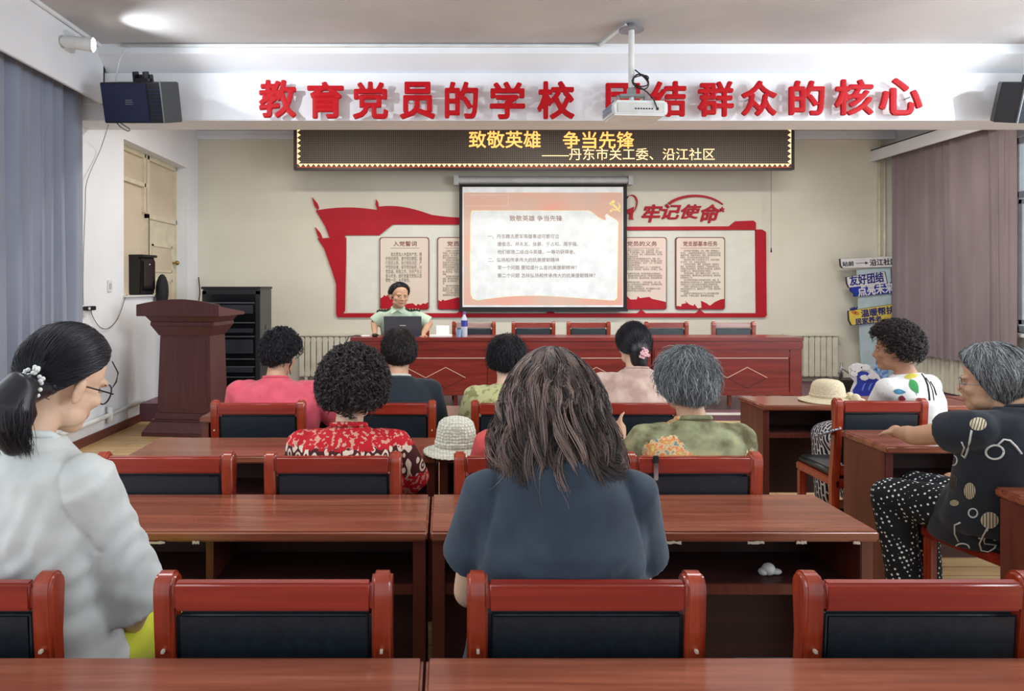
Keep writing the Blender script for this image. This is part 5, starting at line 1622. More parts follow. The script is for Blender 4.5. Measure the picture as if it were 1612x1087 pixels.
        S2 = 26; t = np.linspace(0, 1, S2)
        for j in range(5):
            LL = rl * (0.6 + 0.8 * rs.random(nr)); tr = 1.0 + 1.2 * rs.random(nr); ph2 = rs.random(nr) * 6.3 if j == 0 else ph2 + rs.normal(size=nr) * 0.25
            if j == 0: LL0, tr0, tone = LL, tr, rs.random(nr) ** 1.8
            a = 2 * PI * tr0[:, None] * t[None] + ph2[:, None]
            rho_ = rho * (1 + 0.25 * rs.normal(size=nr))[:, None] * (1 - 0.3 * t[None])
            ax = HC + dd[:, None] * (Rr[:, None, None] - 0.004 + (0.016 * np.sin(t * PI * 0.8))[None, :, None]) + tg[:, None] * (t[None] * LL0[:, None])[:, :, None] - dd[:, None] * ((t[None] * LL0[:, None]) ** 2 / 0.24)[:, :, None]
            pt = ax + sd[:, None] * (rho_ * np.cos(a))[:, :, None] + dd[:, None] * (rho_ * np.sin(a))[:, :, None] + tg[:, None] * (0.5 * rho_ * np.sin(2 * a))[:, :, None]
            pt = pt + rs.normal(size=(nr, 1, 3)) * 0.0012
            allp.append((W(pt.reshape(-1, 3)).reshape(nr, S2, 3), shade[0] + (shade[1] - shade[0]) * tone, r))
    V = [co]; SH = [np.full(ncap, capshade)]
    base = ncap
    fs = polys
    for (pt, sh_, rr) in allp:
        vv, ff = strand_mesh(pt, rr)
        V.append(vv); SH.append(np.repeat(sh_, len(vv) // len(sh_)))
        fs = fs + (ff + base).tolist(); base += len(vv)
    out = bpy.data.meshes.new('hair'); out.from_pydata(np.concatenate(V), [], fs); out.update()
    attr(out, 'shade', np.concatenate(SH))
    bpy.data.meshes.remove(me)
    return finish(out, 'hair', m_, p.t)

def strand_mesh(P, r):
    """P n x S x 3 -> triangular tapering tubes."""
    n, S, _ = P.shape
    T = np.gradient(P, axis=1); T /= np.maximum(np.linalg.norm(T, axis=2, keepdims=True), 1e-9)
    ref = np.array((0.31, 0.52, 0.79))
    U = np.cross(T, ref); U /= np.maximum(np.linalg.norm(U, axis=2, keepdims=True), 1e-9)
    Wv = np.cross(T, U)
    w = r * (1 - 0.75 * np.linspace(0, 1, S) ** 2)
    vs = np.empty((n, S, 3, 3))
    for k in range(3):
        a = 2 * PI * k / 3
        vs[:, :, k] = P + (U * math.cos(a) + Wv * math.sin(a)) * w[None, :, None]
    idx = np.arange(n * S * 3).reshape(n, S, 3)
    f = []
    for k in range(3):
        k2 = (k + 1) % 3
        f.append(np.stack((idx[:, :-1, k], idx[:, :-1, k2], idx[:, 1:, k2], idx[:, 1:, k]), -1).reshape(-1, 4))
    return vs.reshape(-1, 3), np.concatenate(f)

def bez_paths(p, rs, n, P0, P1, P2, P3, S=16, wave=0.0, wf=3.0, rnd=0.0):
    """Bezier strands in head-local space; each control is n x 3."""
    t = np.linspace(0, 1, S)[None, :, None]
    Q = (1 - t) ** 3 * P0[:, None] + 3 * (1 - t) ** 2 * t * P1[:, None] + 3 * (1 - t) * t * t * P2[:, None] + t ** 3 * P3[:, None]
    if wave:
        ph = rs.random(n) * 2 * PI; a = wave * (0.5 + rs.random(n)); f = wf * (0.8 + 0.4 * rs.random(n))
        an = 2 * PI * f[:, None] * t[:, :, 0] + ph[:, None]
        e = np.clip(t[:, :, 0] * 2.2, 0, 1)
        Q[:, :, 0] += a[:, None] * e * np.cos(an); Q[:, :, 1] += a[:, None] * e * np.sin(an); Q[:, :, 2] += 0.3 * a[:, None] * e * np.cos(an * 1.7)
    HRm = np.array([list(q) for q in p.HR]); hc = np.array(p.hc)
    return hc + (Q.reshape(-1, 3) * p.hs) @ HRm.T.reshape(3, 3), Q.shape

# ---- cloth materials
def cloth(name, c, c2=None, scale=(14, 14, 14), rough=0.85, sheen=0.15, contrast=(0.35, 0.65), distort=0.0):
    return mat(name, c, rough, c2=c2, scale=scale, bump=0.05, bscale=700, sheen=sheen, spec=0.25, contrast=contrast, distort=distort)
def pattern(name, build):
    m, N, L, b = mat_nodes(name, 0.8, 0.25)
    tc = N.new('ShaderNodeTexCoord')
    out = build(N, L, tc)
    L.new(out, b.inputs['Base Color'])
    return m
def mixc(N, L, fac, a, b_):
    x = N.new('ShaderNodeMixRGB'); L.new(fac, x.inputs[0])
    for i, v in ((1, a), (2, b_)):
        if isinstance(v, tuple): x.inputs[i].default_value = rgba(v)
        else: L.new(v, x.inputs[i])
    return x.outputs[0]
def math_(N, L, op, a, b_=None):
    x = N.new('ShaderNodeMath'); x.operation = op
    for i, v in ((0, a), (1, b_)):
        if v is None: continue
        if isinstance(v, (int, float)): x.inputs[i].default_value = v
        else: L.new(v, x.inputs[i])
    return x.outputs[0]

M_TEEW = cloth('tee white cotton', (212, 216, 214))
M_TEEN = cloth('tee navy cotton', (52, 64, 78), (44, 54, 67))
M_PINK = cloth('pink cotton', (222, 96, 112), (206, 84, 100))
M_BLACKT = cloth('black cotton', (34, 42, 50))
M_TROUS = cloth('dark trousers', (44, 44, 52))
M_SHOE = mat('dark shoe', (36, 34, 36), 0.5)
M_LIME = cloth('lime shorts cloth', (206, 210, 62))
M_GREEN = cloth('uniform pale green', (200, 218, 196), (190, 210, 188))

# 1 ------------------------------------------------ person in the white T-shirt
def P2(px, s): return ((px - 700) / s, F / s)
s1 = 648.0
b = P2(60, 640)
p = Person('person in white T-shirt with glasses and pearl hair tie, head bowed', 104, 511, s1, (b[0], b[1] + 0.03), -0.30, head=(-0.53, 0.34, 0.12), skin=SK_FAIR, hs=1.03, width=1.08, heavy=1.08,
           seat=0.50, top=1.405, hair_t=0.014, vox=0.006)
def L1(px, py, s): return p.R.inverted() @ (at(px, py, s) - p.base)
p.legs = [[(-.09, .03, .575), (-.13, .40, .505), (-.13, .38, .09), (-.14, .52, .035)], [(.09, .03, .575), (.07, .38, .50), (.07, .36, .09), (.07, .50, .035)]]
p.arms = [((-0.25, 0.08, 0.74), (-0.10, 0.32, 0.66)), (tuple(L1(212, 958, 622)), tuple(L1(190, 1010, 552)))]
p.build_body(curl=(0.6, 0.7))
def diag(co, ang, wl, amp, seed, cx, cz, rx, rz):
    """Slanting cloth folds within an oval around (cx, cz)."""
    x, z = co[:, 0], co[:, 2]
    u = x * math.cos(ang) + z * math.sin(ang)
    nz = np.array([noise.noise(Vector((a * 5 + seed, b_ * 5, c * 5))) for a, b_, c in co])
    env = np.exp(-(((x - cx) / rx) ** 2 + ((z - cz) / rz) ** 2))
    return 0.6 * amp * (np.sin(u * 2 * PI / wl + nz * 7.0) + 0.6 * nz) * env
def seam(co, shr, sg):
    x, z = co[:, 0] * sg, co[:, 2]
    d = x - (shr.x * sg - 0.005) - 0.22 * (shr.z - z)
    return -0.0045 * np.exp(-(d / 0.006) ** 2) * (z > shr.z - 0.17)
def fold1(co):
    shr = p.shoulders()[1]
    f = diag(co, -0.75, 0.045, 0.006, 3, shr.x - 0.02, shr.z - 0.17, 0.10, 0.16)
    f += diag(co, 1.1, 0.07, 0.006, 9, shr.x - 0.16, 0.72, 0.22, 0.10)
    f += diag(co, 0.25, 0.09, 0.004, 15, shr.x - 0.25, 0.95, 0.25, 0.2)
    return f * 1.1 + seam(co, shr, 1)
p.shirt(M_TEEW, 0.90, 0.018, 0.0072, 0.0022, 5.0, 't_shirt', sgrow=0.026, fold=fold1, seed=3, loose=0.016)
p.collar(M_TEEW, 0.066, 0.009, 0.004)
p.trousers(M_LIME, 0.012, name='shorts', cut=0.75)
p.shoes(M_WHITEP)
def tail1(p, rs):
    n = 900
    G = np.array((0.064, -0.108, -0.030))
    base = G + rs.normal(size=(n, 3)) * 0.010
    th = rs.random(n) * 2 * PI; rr = np.sqrt(rs.random(n)) 
    off = np.stack((np.cos(th) * rr * 0.066, np.sin(th) * rr * 0.050, np.zeros(n)), 1)
    q1 = G + np.array((0.010, -0.060, 0.006)) + off * 0.9
    q2 = G + np.array((0.014, -0.062, -0.085)) + off * 1.15
    q3 = G + np.array((0.03, -0.004, -0.130)) + off * 0.55 + rs.normal(size=(n, 3)) * 0.006
    w, shp = bez_paths(p, rs, n, base, q1, q2, q3, 16, 0.003, 2)
    return [(w.reshape(shp), 0.15 + 0.6 * rs.random(n) ** 2, 0.0010)]
def ex1(m, p):
    G = Vector((0.064, -0.108, -0.030))
    m.limb([p.H_(G + Vector(v)) for v in ((0.005, 0.02, 0.0), (.006, -.030, -0.008), (.010, -.044, -.050), (.014, -.034, -.092), (0.022, -.008, -.122))], [.020, .044, .060, .054, .026], 16)
h = hair(p, HAIR_BLACK, 'up', 0.012, 4200, 0.0008, 2.4, 0.0, 10, 0.12, 0.0016, 11, gather=(0.40, -0.84, -0.40), extra=ex1, tail=tail1, shade=(0.1, 0.75), fr=0.3, capshade=0.12, seglen=14)
# front lock beside the glasses
M_PEARL = mat('pearl', (226, 226, 222), 0.2)
sc_ = MB(); rs = random.Random(4)
for i in range(30):
    a = rs.random() * 2 * PI
    c = Vector((0.068, -0.116, -0.020)) + Vector((0.046 * math.cos(a) * (0.4 + rs.random() * .6), 0.012 * rs.random() - 0.012, 0.034 * math.sin(a) * (0.5 + rs.random() * .6)))
    sc_.ell(p.H_(c), (0.0050,) * 3, None, 10, 8)
sc_.build('hair_tie', M_PEARL, p.t, smooth=True)
lk = MB()
for i in range(4):
    o = i * 0.0009
    lk.tube([p.H_(v) for v in ((0.044 + o * .5, 0.066, 0.070), (0.056 + o, 0.084, 0.048), (0.062, 0.086 - o, 0.026), (0.062, 0.080, 0.008 + o))], [0.0012, 0.0014, 0.0011, 0.0005], 5)
lk.build('loose_lock', mat('hair lock black', (22, 20, 24), 0.4), p.t, smooth=True)
def glasses(p, m_, r=0.023, thick=0.0018):
    m = MB()
    for q in (-1, 1):
        pts = [p.H_((q * 0.033 + r * 1.12 * math.cos(a), 0.091 - 0.006 * abs(math.cos(a)), -0.010 + r * math.sin(a))) for a in np.linspace(0, 2 * PI, 25)[:-1]]
        m.tube(pts, thick, 6, closed=True)
        m.tube([p.H_(v) for v in ((q * 0.058, 0.086, -0.004), (q * 0.076, 0.078, -0.003), (q * 0.083, 0.0, -0.001), (q * 0.080, -0.02, -0.012))], thick, 6)
    m.tube([p.H_(v) for v in ((-0.008, 0.091, -0.006), (0, 0.096, -0.002), (0.008, 0.091, -0.006))], thick, 6)
    return m.build('glasses', m_, p.t, smooth=True)
glasses(p, M_BLACK, 0.024, 0.002)
PERSON1 = p

# 2 ------------------------------------------------ person in the navy T-shirt
b = P2(878, 670)
p = Person('person in navy T-shirt sitting at the glossy desk, back turned', 868, 547, 640, (b[0], b[1] + 0.02), 0.0, head=(0.12, 0.12, 0.0), skin=SK_FAIR, hs=1.0, width=1.06, heavy=1.20,
           seat=0.485, hair_t=0.028, vox=0.0075, head_off=(0, 0.045), neck=-0.02,
           arms=[((-0.205, 0.07, 0.745), (-0.15, 0.31, 0.77)), ((0.205, 0.07, 0.745), (0.15, 0.31, 0.77))])
p.build_body()
def fold2(co):
    f = np.zeros(len(co))
    for i, sg in ((0, -1), (1, 1)):
        shp_ = p.shoulders()[i]
        f += diag(co, sg * -1.0, 0.05, 0.006, 3 + i, shp_.x - sg * 0.02, shp_.z - 0.18, 0.07, 0.10) * (co[:, 1] < 0.12)
        f += diag(co, sg * 1.2, 0.06, 0.004, 7 + i, shp_.x - sg * 0.10, 0.78, 0.12, 0.10) + seam(co, shp_, sg)
    x, z = co[:, 0], co[:, 2]
    f += -0.006 * np.exp(-((x - 0.05 - 0.25 * (z - 0.75)) / 0.012) ** 2) * np.clip((0.86 - z) / 0.2, 0, 1) * (co[:, 1] < 0)
    return f
p.shirt(M_TEEN, 0.60, 0.016, 0.0072, 0.0022, 5.0, 't_shirt', sgrow=0.022, fold=fold2, seed=8, loose=0.012)
p.trousers(M_TROUS); p.shoes(M_SHOE)
def ex2(m, p):
    m.limb([p.H_(v) for v in ((0, -.03, .03), (0, -.045, -.06), (0, -.050, -.12), (-.005, -.050, -.17))], [.080, .078, .074, .050], 20)
def tail2(p, rs):
    out = []
    for nl, ns, wav, rr, sp, hi in ((150, 34, 0.013, 0.0011, 0.010, 0.75), (60, 16, 0.020, 0.0010, 0.006, 1.0)):
        az = (rs.random(nl) * 2 - 1) * 2.3 + PI
        el = rs.random(nl) * 1.30 + 0.12
        lay = rs.random(nl); zend = -0.175 - 0.125 * rs.random(nl)
        pa = rs.random(nl) * 2 * PI; fw = 1.3 + 1.5 * rs.random(nl); am = wav * (0.5 + rs.random(nl)); daz = rs.normal(size=nl) * 0.16
        tone = rs.random(nl) ** 1.7
        R_ = lambda v: np.repeat(v, ns)
        n = nl * ns
        az_ = R_(az) + rs.normal(size=n) * 0.05; el_ = R_(el) + rs.normal(size=n) * 0.05
        d = np.stack((np.sin(az_) * np.cos(el_), np.cos(az_) * np.cos(el_), np.sin(el_)), 1)
        RR, K = cap_radius(d, 0.026, 'bob', 20)
        P0 = HC + d * RR[:, None]
        az2 = R_(az + daz)
        o = np.stack((np.sin(az2), np.minimum(np.cos(az2), 0.15), np.zeros(n)), 1)
        J = lambda k: rs.normal(size=(n, 3)) * sp * k
        L_ = R_(lay)
        P1 = HC + o * np.array((.136, .130, 0)) + np.array((0, 0, 0.055)) + J(0.5)
        P2_ = HC + o * np.array((.132, .120, 0)) * (0.80 + 0.30 * L_)[:, None] + np.array((0, -0.012, -0.115)) + J(0.8)
        P3 = HC + o * np.array((.150, .095, 0)) * (0.40 + 0.80 * L_)[:, None] + np.stack((np.zeros(n), -0.030 + 0 * L_, R_(zend)), 1) + J(1.1)
        S = 26; t = np.linspace(0, 1, S)[None, :, None]
        Q = (1 - t) ** 3 * P0[:, None] + 3 * (1 - t) ** 2 * t * P1[:, None] + 3 * (1 - t) * t * t * P2_[:, None] + t ** 3 * P3[:, None]
        tt = t[:, :, 0]
        ph = R_(pa)[:, None] + rs.normal(size=(n, 1)) * 0.25
        an = 2 * PI * R_(fw)[:, None] * tt * 1.3 + ph
        e = np.clip((tt - 0.15) * 1.8, 0, 1.2) * R_(am)[:, None]
        Q[:, :, 0] += e * np.cos(an); Q[:, :, 1] += 0.8 * e * np.sin(an); Q[:, :, 2] += 0.35 * e * np.cos(an * 1.3)
        HRm = np.array([list(q) for q in p.HR]); hc = np.array(p.hc)
        W = (hc + (Q.reshape(-1, 3) * p.hs) @ HRm.T).reshape(n, S, 3)
        out.append((W, np.clip(R_(tone) * hi + 0.15 * rs.random(n), 0, 1), rr))
    return out
hair(p, HAIR_BROWN, 'bob', 0.022, 900, 0.0010, 1.3, 0.003, 8, 0.3, 0.002, 21, extra=ex2, tail=tail2, shade=(0.0, 0.6), lump=0.004, drop=10, seglen=12, capshade=0.05)

# 3 ------------------------------------------------ pink shirt
b = P2(440, 284)
p = Person('person in pink shirt seated with back turned before the equipment cabinet', 443, 519, 276, (b[0], b[1]), 0.05, head=(-0.25, 0.25, 0), skin=SK_MID, hs=0.98, width=1.30, heavy=1.12, seat=0.485, hair_t=0.03,
           arms=[None, ((0.31, 0.06, 0.76), (0.20, 0.26, 0.775))])
p.build_body()
p.shirt(M_PINK, 1.0, 0.016, 0.009, 0.005, 7, sgrow=0.024, seed=12)
p.collar(M_PINK, 0.062, 0.008)
p.trousers(M_TROUS); p.shoes(M_SHOE)
def bun3(m, p): m.ell(p.H_((0, -.105, .01)), (.06, .035, .055), p.HR)
hair(p, HAIR_BLACK, 'up', 0.030, 1600, 0.0013, 1.0, 0.005, 14, 0.6, 0.006, 31, ringlet=(330, 0.008, 0.05), lump=0.014, shade=(0.0, 0.7), fr=0.6, extra=bun3, seglen=16)
m = MB()
for q in (-1, 1):
    for j in range(4):
        pts = [p.H_((q * (0.072 + 0.006 * j) + 0.006 * math.sin(8 * u), -0.01 + 0.004 * math.cos(9 * u) - j * .015, -0.03 - 0.085 * u)) for u in np.linspace(0, 1, 12)]
        m.tube(pts, 0.0016, 5)
m.build('loose_curl', mat('hair curl black', (24, 22, 26), 0.5), p.t, smooth=True)

# 4 ------------------------------------------------ red patterned blouse
def pat_red(N, L, tc):
    mp = N.new('ShaderNodeMapping'); mp.inputs['Scale'].default_value = (20, 5, 11); L.new(tc.outputs['Object'], mp.inputs[0])
    v = N.new('ShaderNodeTexVoronoi'); v.feature = 'SMOOTH_F1'; v.inputs['Scale'].default_value = 1.5; v.inputs['Randomness'].default_value = 0.25; L.new(mp.outputs[0], v.inputs['Vector'])
    sn = math_(N, L, 'SINE', math_(N, L, 'MULTIPLY', v.outputs['Distance'], 26.0))
    f = math_(N, L, 'GREATER_THAN', sn, -0.10)
    z = N.new('ShaderNodeSeparateXYZ'); L.new(tc.outputs['Object'], z.inputs[0])
    band = math_(N, L, 'SINE', math_(N, L, 'MULTIPLY_ADD', z.outputs[2], 24.0))
    nz = N.new('ShaderNodeTexNoise'); nz.inputs['Scale'].default_value = 60; L.new(tc.outputs['Object'], nz.inputs['Vector'])
    b2 = math_(N, L, 'GREATER_THAN', math_(N, L, 'ADD', band, math_(N, L, 'MULTIPLY', math_(N, L, 'SUBTRACT', nz.outputs[0], 0.5), 1.6)), 0.15)
    cream = mixc(N, L, f, (74, 30, 34), (222, 204, 184))
    n2 = math_(N, L, 'GREATER_THAN', nz.outputs[0], 0.56)
    redp = mixc(N, L, n2, (186, 28, 40), (206, 150, 132))
    return mixc(N, L, b2, redp, cream)
M_REDP = pattern('red ethnic print', pat_red)
b = P2(556, 403)
p = Person('person in red and cream patterned blouse sitting with back turned', 556, 547, 396, (b[0], b[1]), 0.0, head=(-0.1, 0.12, 0.03), skin=SK_FAIR, hs=1.02, width=1.13, heavy=1.1, seat=0.485, hair_t=0.052,
           arms=[None, ((0.235, 0.06, 0.72), (0.17, 0.30, 0.78))])
p.build_body()
p.shirt(M_REDP, 1.0, 0.014, 0.0085, 0.003, 7, 'blouse', seed=15)
p.collar(M_REDP, 0.06, 0.010, 0.006)
p.trousers(M_TROUS); p.shoes(M_SHOE)
hair(p, HAIR_DARK, 'bob', 0.050, 1200, 0.0013, 0.6, 0.008, 20, 0.9, 0.006, 41, ringlet=(900, 0.009, 0.05), lump=0.016, shade=(0.0, 1.0), fr=0.5, drop=-4, capshade=0.1, flat=0.95, seglen=22)

# 5 ------------------------------------------------ black top
b = P2(632, 284)
p = Person('person in black top sitting in front of the laptop, back turned', 628, 517, 276, (b[0], b[1]), 0.0, head=(0.1, 0.1, 0), skin=SK_MID, hs=0.98, width=1.12, heavy=1.05, seat=0.485, hair_t=0.022)
p.build_body()
p.shirt(M_BLACKT, 0.9, 0.014, 0.009, 0.003, 7, seed=17)
p.collar(mat('white collar cloth', (214, 210, 204), 0.8), 0.058, 0.007)
p.trousers(M_TROUS); p.shoes(M_SHOE)
hair(p, HAIR_DARK, 'bob', 0.018, 1600, 0.0012, 0.8, 0.005, 18, 0.5, 0.005, 51, lump=0.008, shade=(0.0, 0.5), drop=10, capshade=0.1)

# 6 ------------------------------------------------ olive top
M_OLIVE = cloth('olive leaf print', (186, 184, 134), (132, 134, 86), (26, 26, 26), contrast=(0.42, 0.52))
b = P2(800, 284)
p = Person('person in olive leaf-print top, half hidden behind the person in navy T-shirt', 798, 527, 276, (b[0], b[1]), 0.0, head=(-0.15, 0.15, 0), skin=SK_FAIR, hs=0.98, width=1.16, heavy=1.1, seat=0.485, hair_t=0.028)
p.build_body()
p.shirt(M_OLIVE, 0.8, 0.014, 0.009, 0.003, 7, 'blouse', seed=19)
p.trousers(M_TROUS); p.shoes(M_SHOE)
hair(p, HAIR_BLACK, 'bob', 0.026, 1800, 0.0012, 0.9, 0.006, 14, 0.5, 0.007, 61, lump=0.008, shade=(0.0, 0.55), drop=4, fr=1.0, capshade=0.1)

# 7 ------------------------------------------------ coral top, hidden
M_CORAL = cloth('coral blouse', (206, 84, 80), (178, 66, 66), (10, 10, 10))
b = P2(826, 404)
p = Person('person in coral top almost wholly hidden behind the person in navy T-shirt', 842, 566, 396, (b[0], b[1]), 0.0, head=(0.0, 0.2, 0), skin=SK_FAIR, hs=0.95, width=1.12, heavy=1.08, seat=0.485, hair_t=0.02)
p.build_body()
p.shirt(M_CORAL, 0.9, 0.014, 0.009, 0.003, 7, seed=23)
p.collar(M_WHITEP, 0.058, 0.008, 0.004)
p.trousers(M_TROUS); p.shoes(M_SHOE)
hair(p, HAIR_BLACK, 'bob', 0.018, 900, 0.0013, 0.9, 0.003, 10, 0.3, 0.004, 71, lump=0.006, shade=(0.0, 0.5))

# 8 ------------------------------------------------ beige blouse, pink clip
M_BEIGE = cloth('beige floral blouse', (206, 180, 166), (176, 146, 136), (13, 13, 13), contrast=(0.35, 0.62))
b = P2(1000, 284)
p = Person('person in beige floral blouse wearing a pink flower hair clip', 996, 506, 276, (b[0], b[1]), 0.0, head=(0.05, 0.12, 0), skin=SK_FAIR, hs=0.98, width=1.28, heavy=1.12, seat=0.485, hair_t=0.022)
p.build_body()
p.shirt(M_BEIGE, 0.9, 0.014, 0.009, 0.004, 7, 'blouse', seed=27)
p.collar(M_BEIGE, 0.058, 0.007)
p.trousers(M_TROUS); p.shoes(M_SHOE)
def bun8(m, p): m.limb([p.H_(v) for v in ((0, -.05, .02), (0.005, -.095, -.04), (0.008, -.085, -.105), (0.008, -.07, -.135))], [.075, .055, .046, .032], 16)
hair(p, HAIR_BLACK, 'bob', 0.018, 2200, 0.0011, 1.7, 0.0, 10, 0.15, 0.003, 81, gather=(0.02, -0.80, -0.60), extra=bun8, shade=(0.0, 0.6), capshade=0.1, drop=0)
m = MB()
for (x, z, r_) in ((0.014, -.028, .012), (0.030, -.040, .013), (0.022, -.056, .014), (0.004, -.050, .012), (0.012, -.072, .011), (0.040, -.062, .010), (-.004, -.068, .009)):
    for k in range(5):
        a = 2 * PI * k / 5
        m.ell(p.H_((x + r_ * .6 * math.cos(a), -.152 + 0.35 * abs(z + .05), z + r_ * .6 * math.sin(a))), (r_ * .5, r_ * .25, r_ * .5), p.HR, 8, 6)
m.build('flower_clip', mat('clip pink', (232, 180, 184), 0.35), p.t, smooth=True)

# 9 ------------------------------------------------ grey hair, green floral blouse
def pat_floral(N, L, tc):
    n1 = N.new('ShaderNodeTexNoise'); n1.inputs['Scale'].default_value = 9; n1.inputs['Detail'].default_value = 5; L.new(tc.outputs['Object'], n1.inputs['Vector'])
    base = ramp(N, L, n1.outputs[0], [(0.35, (92, 84, 58)), (0.5, (142, 146, 112)), (0.62, (176, 168, 128))])
    v = N.new('ShaderNodeTexVoronoi'); v.inputs['Scale'].default_value = 7.5; L.new(tc.outputs['Object'], v.inputs['Vector'])
    n2 = N.new('ShaderNodeTexNoise'); n2.inputs['Scale'].default_value = 45; n2.inputs['Detail'].default_value = 4; L.new(tc.outputs['Object'], n2.inputs['Vector'])
    fl = ramp(N, L, n2.outputs[0], [(0.36, (96, 130, 138)), (0.46, (226, 196, 142)), (0.56, (214, 120, 78)), (0.66, (204, 196, 108))])
    f = math_(N, L, 'LESS_THAN', math_(N, L, 'ADD', v.outputs['Distance'], math_(N, L, 'MULTIPLY', math_(N, L, 'SUBTRACT', n2.outputs[0], 0.5), 0.5)), 0.40)
    return mixc(N, L, f, base.outputs[0], fl.outputs[0])
M_FLOR = pattern('green floral print', pat_floral)
b = P2(1078, 403)
p = Person('person in green floral blouse with one hand raised beside the shoulder', 1080, 545, 396, (b[0], b[1]), 0.05, head=(0.0, 0.10, 0.0), skin=SK_MID, hs=1.0, width=1.16, heavy=1.12, seat=0.485, hair_t=0.034,
           arms=[((-0.21, 0.10, 0.74), (-0.195, 0.20, 0.845)), None])
p.build_body(curl=(0.35, 0.5), palms=(Vector((1, 0, 0)), Vector((0, 0, -1))))
p.shirt(M_FLOR, 0.95, 0.014, 0.0085, 0.003, 7, 'blouse', seed=31)
p.collar(M_FLOR, 0.06, 0.009, 0.004)
p.trousers(M_TROUS); p.shoes(M_SHOE)
hair(p, HAIR_GREY, 'bob', 0.032, 4200, 0.0011, 0.55, 0.002, 6, 0.45, 0.008, 91, lump=0.007, shade=(0.0, 1.0), fr=0.9, drop=6, capshade=0.15, whorl=(0.0, 0.0, 1.0))

# 10 ----------------------------------------------- white blouse with leaves
M_LEAFW = cloth('white leaf blouse cloth', (234, 236, 232))
def pat_maze(N, L, tc):
    out = []
    mp = N.new('ShaderNodeMapping'); mp.inputs['Rotation'].default_value = (0.3, 0.75, 0.3); mp.inputs['Scale'].default_value = (34, 34, 34); L.new(tc.outputs['Object'], mp.inputs[0])
    br = N.new('ShaderNodeTexBrick'); br.inputs['Scale'].default_value = 1.0; br.inputs['Brick Width'].default_value = 1.6; br.inputs['Row Height'].default_value = 0.6; br.inputs['Mortar Size'].default_value = 0.13; br.inputs['Mortar Smooth'].default_value = 0.0
    L.new(mp.outputs[0], br.inputs['Vector'])
    return mixc(N, L, br.outputs['Fac'], (28, 26, 34), (220, 218, 222))
M_MAZE = pattern('black white lattice print', pat_maze)
b = P2(1440, 271)
p = Person('person in white leaf-print blouse and lattice-print skirt, turned to the stage', 1407, 506, 277, (b[0], b[1] + 0.03), 0.42, head=(1.0, 0.05, 0.0), skin=SK_TAN, hs=1.04, width=1.12, heavy=1.12, seat=0.485, hair_t=0.034,
           arms=[((-0.165, 0.13, 0.70), (-0.10, 0.36, 0.645)), ((0.20, 0.06, 0.72), (0.06, 0.34, 0.645))],
           legs=[[(-0.09, 0.05, 0.56), (-0.13, 0.46, 0.55), (-0.14, 0.44, 0.09), (-0.16, 0.58, 0.035)], [(0.09, 0.05, 0.56), (0.07, 0.47, 0.55), (0.08, 0.44, 0.09), (0.08, 0.58, 0.035)]])
p.build_body(curl=(0.7, 0.7))
p.shirt(M_LEAFW, 0.7, 0.012, 0.0085, 0.003, 7, 'blouse', seed=35, sgrow=0.014)
p.trousers(M_MAZE, 0.02, True, 'skirt', 0.1); p.shoes(M_SHOE)
hair(p, HAIR_DARK, 'bob', 0.032, 1000, 0.0012, 0.6, 0.008, 20, 0.9, 0.006, 101, ringlet=(700, 0.008, 0.045), lump=0.018, shade=(0.0, 0.9), fr=0.7, drop=-8, capshade=0.1, seglen=20)
def project_prints(p, shirt, shapes, mats):
    """Printed shapes laid on the cloth: SHAPES are (points in pixels, material key, width or None)."""
    bv = BVHTree.FromPolygons([v.co for v in shirt.data.vertices], [tuple(q.vertices) for q in shirt.data.polygons])
    Mi = Matrix.Translation(-p.base); Ri = p.R.inverted()
    org = Ri @ (Vector((0, 0, H)) - p.base)
    def hit(px, py):
        d = Ri @ Vector(((px - 700) / F, 1, -(py - 450) / F)).normalized()
        q, nrm, _, _ = bv.ray_cast(org, d)
        return (None, None) if q is None else (q, nrm)
    groups = {}
    for pts, key, wd in shapes:
        m = groups.setdefault(key, MB())
        if wd is not None:
            H_ = [hit(*q) for q in pts]
            run = []
            for q, nr in H_:
                if q is None: 
                    if len(run) > 1: m.tube(run, wd, 6)
                    run = []
                else: run.append(q + nr * 0.001)
            if len(run) > 1: m.tube(run, wd, 6)
        else:
            # filled shape: fan rings towards the centre
            c = np.mean(np.array(pts), 0); K = 5; vs = []; ok = True
            for k in range(K + 1):
                for q in pts:
                    u = 1 - k / K * 0.98
                    a, nr = hit(c[0] + (q[0] - c[0]) * u, c[1] + (q[1] - c[1]) * u)
                    if a is None: ok = False; break
                    vs.append(a + nr * 0.0022)
                if not ok: break
            if not ok: continue
            n = len(pts)
            top = vs; bot = [v + (v - org).normalized() * 0.004 for v in vs]
            fs = []
            for k in range(K):
                for i in range(n):
                    fs.append((k * n + i, k * n + (i + 1) % n, (k + 1) * n + (i + 1) % n, (k + 1) * n + i))
            fs.append(tuple(range(K * n, (K + 1) * n)))
            m.add(vs, fs)
    for key, m in groups.items():
        if m.v:
            o = m.build('print', mats[key], shirt, smooth=True)
            o.parent = p.t
def leaf(cx, cy, a, l, w):
    ca, sa = math.cos(a), math.sin(a)
    P = []
    for t in np.linspace(0, 2 * PI, 17)[:-1]:
        x = math.cos(t); y = math.sin(t) * (1 - 0.35 * x) * (1 - abs(x) ** 3 * .6)
        P.append((cx + ca * x * l - sa * y * w, cy + sa * x * l + ca * y * w))
    return P
sh10 = [o for o in p.t.children if o.name.startswith('blouse')][0]
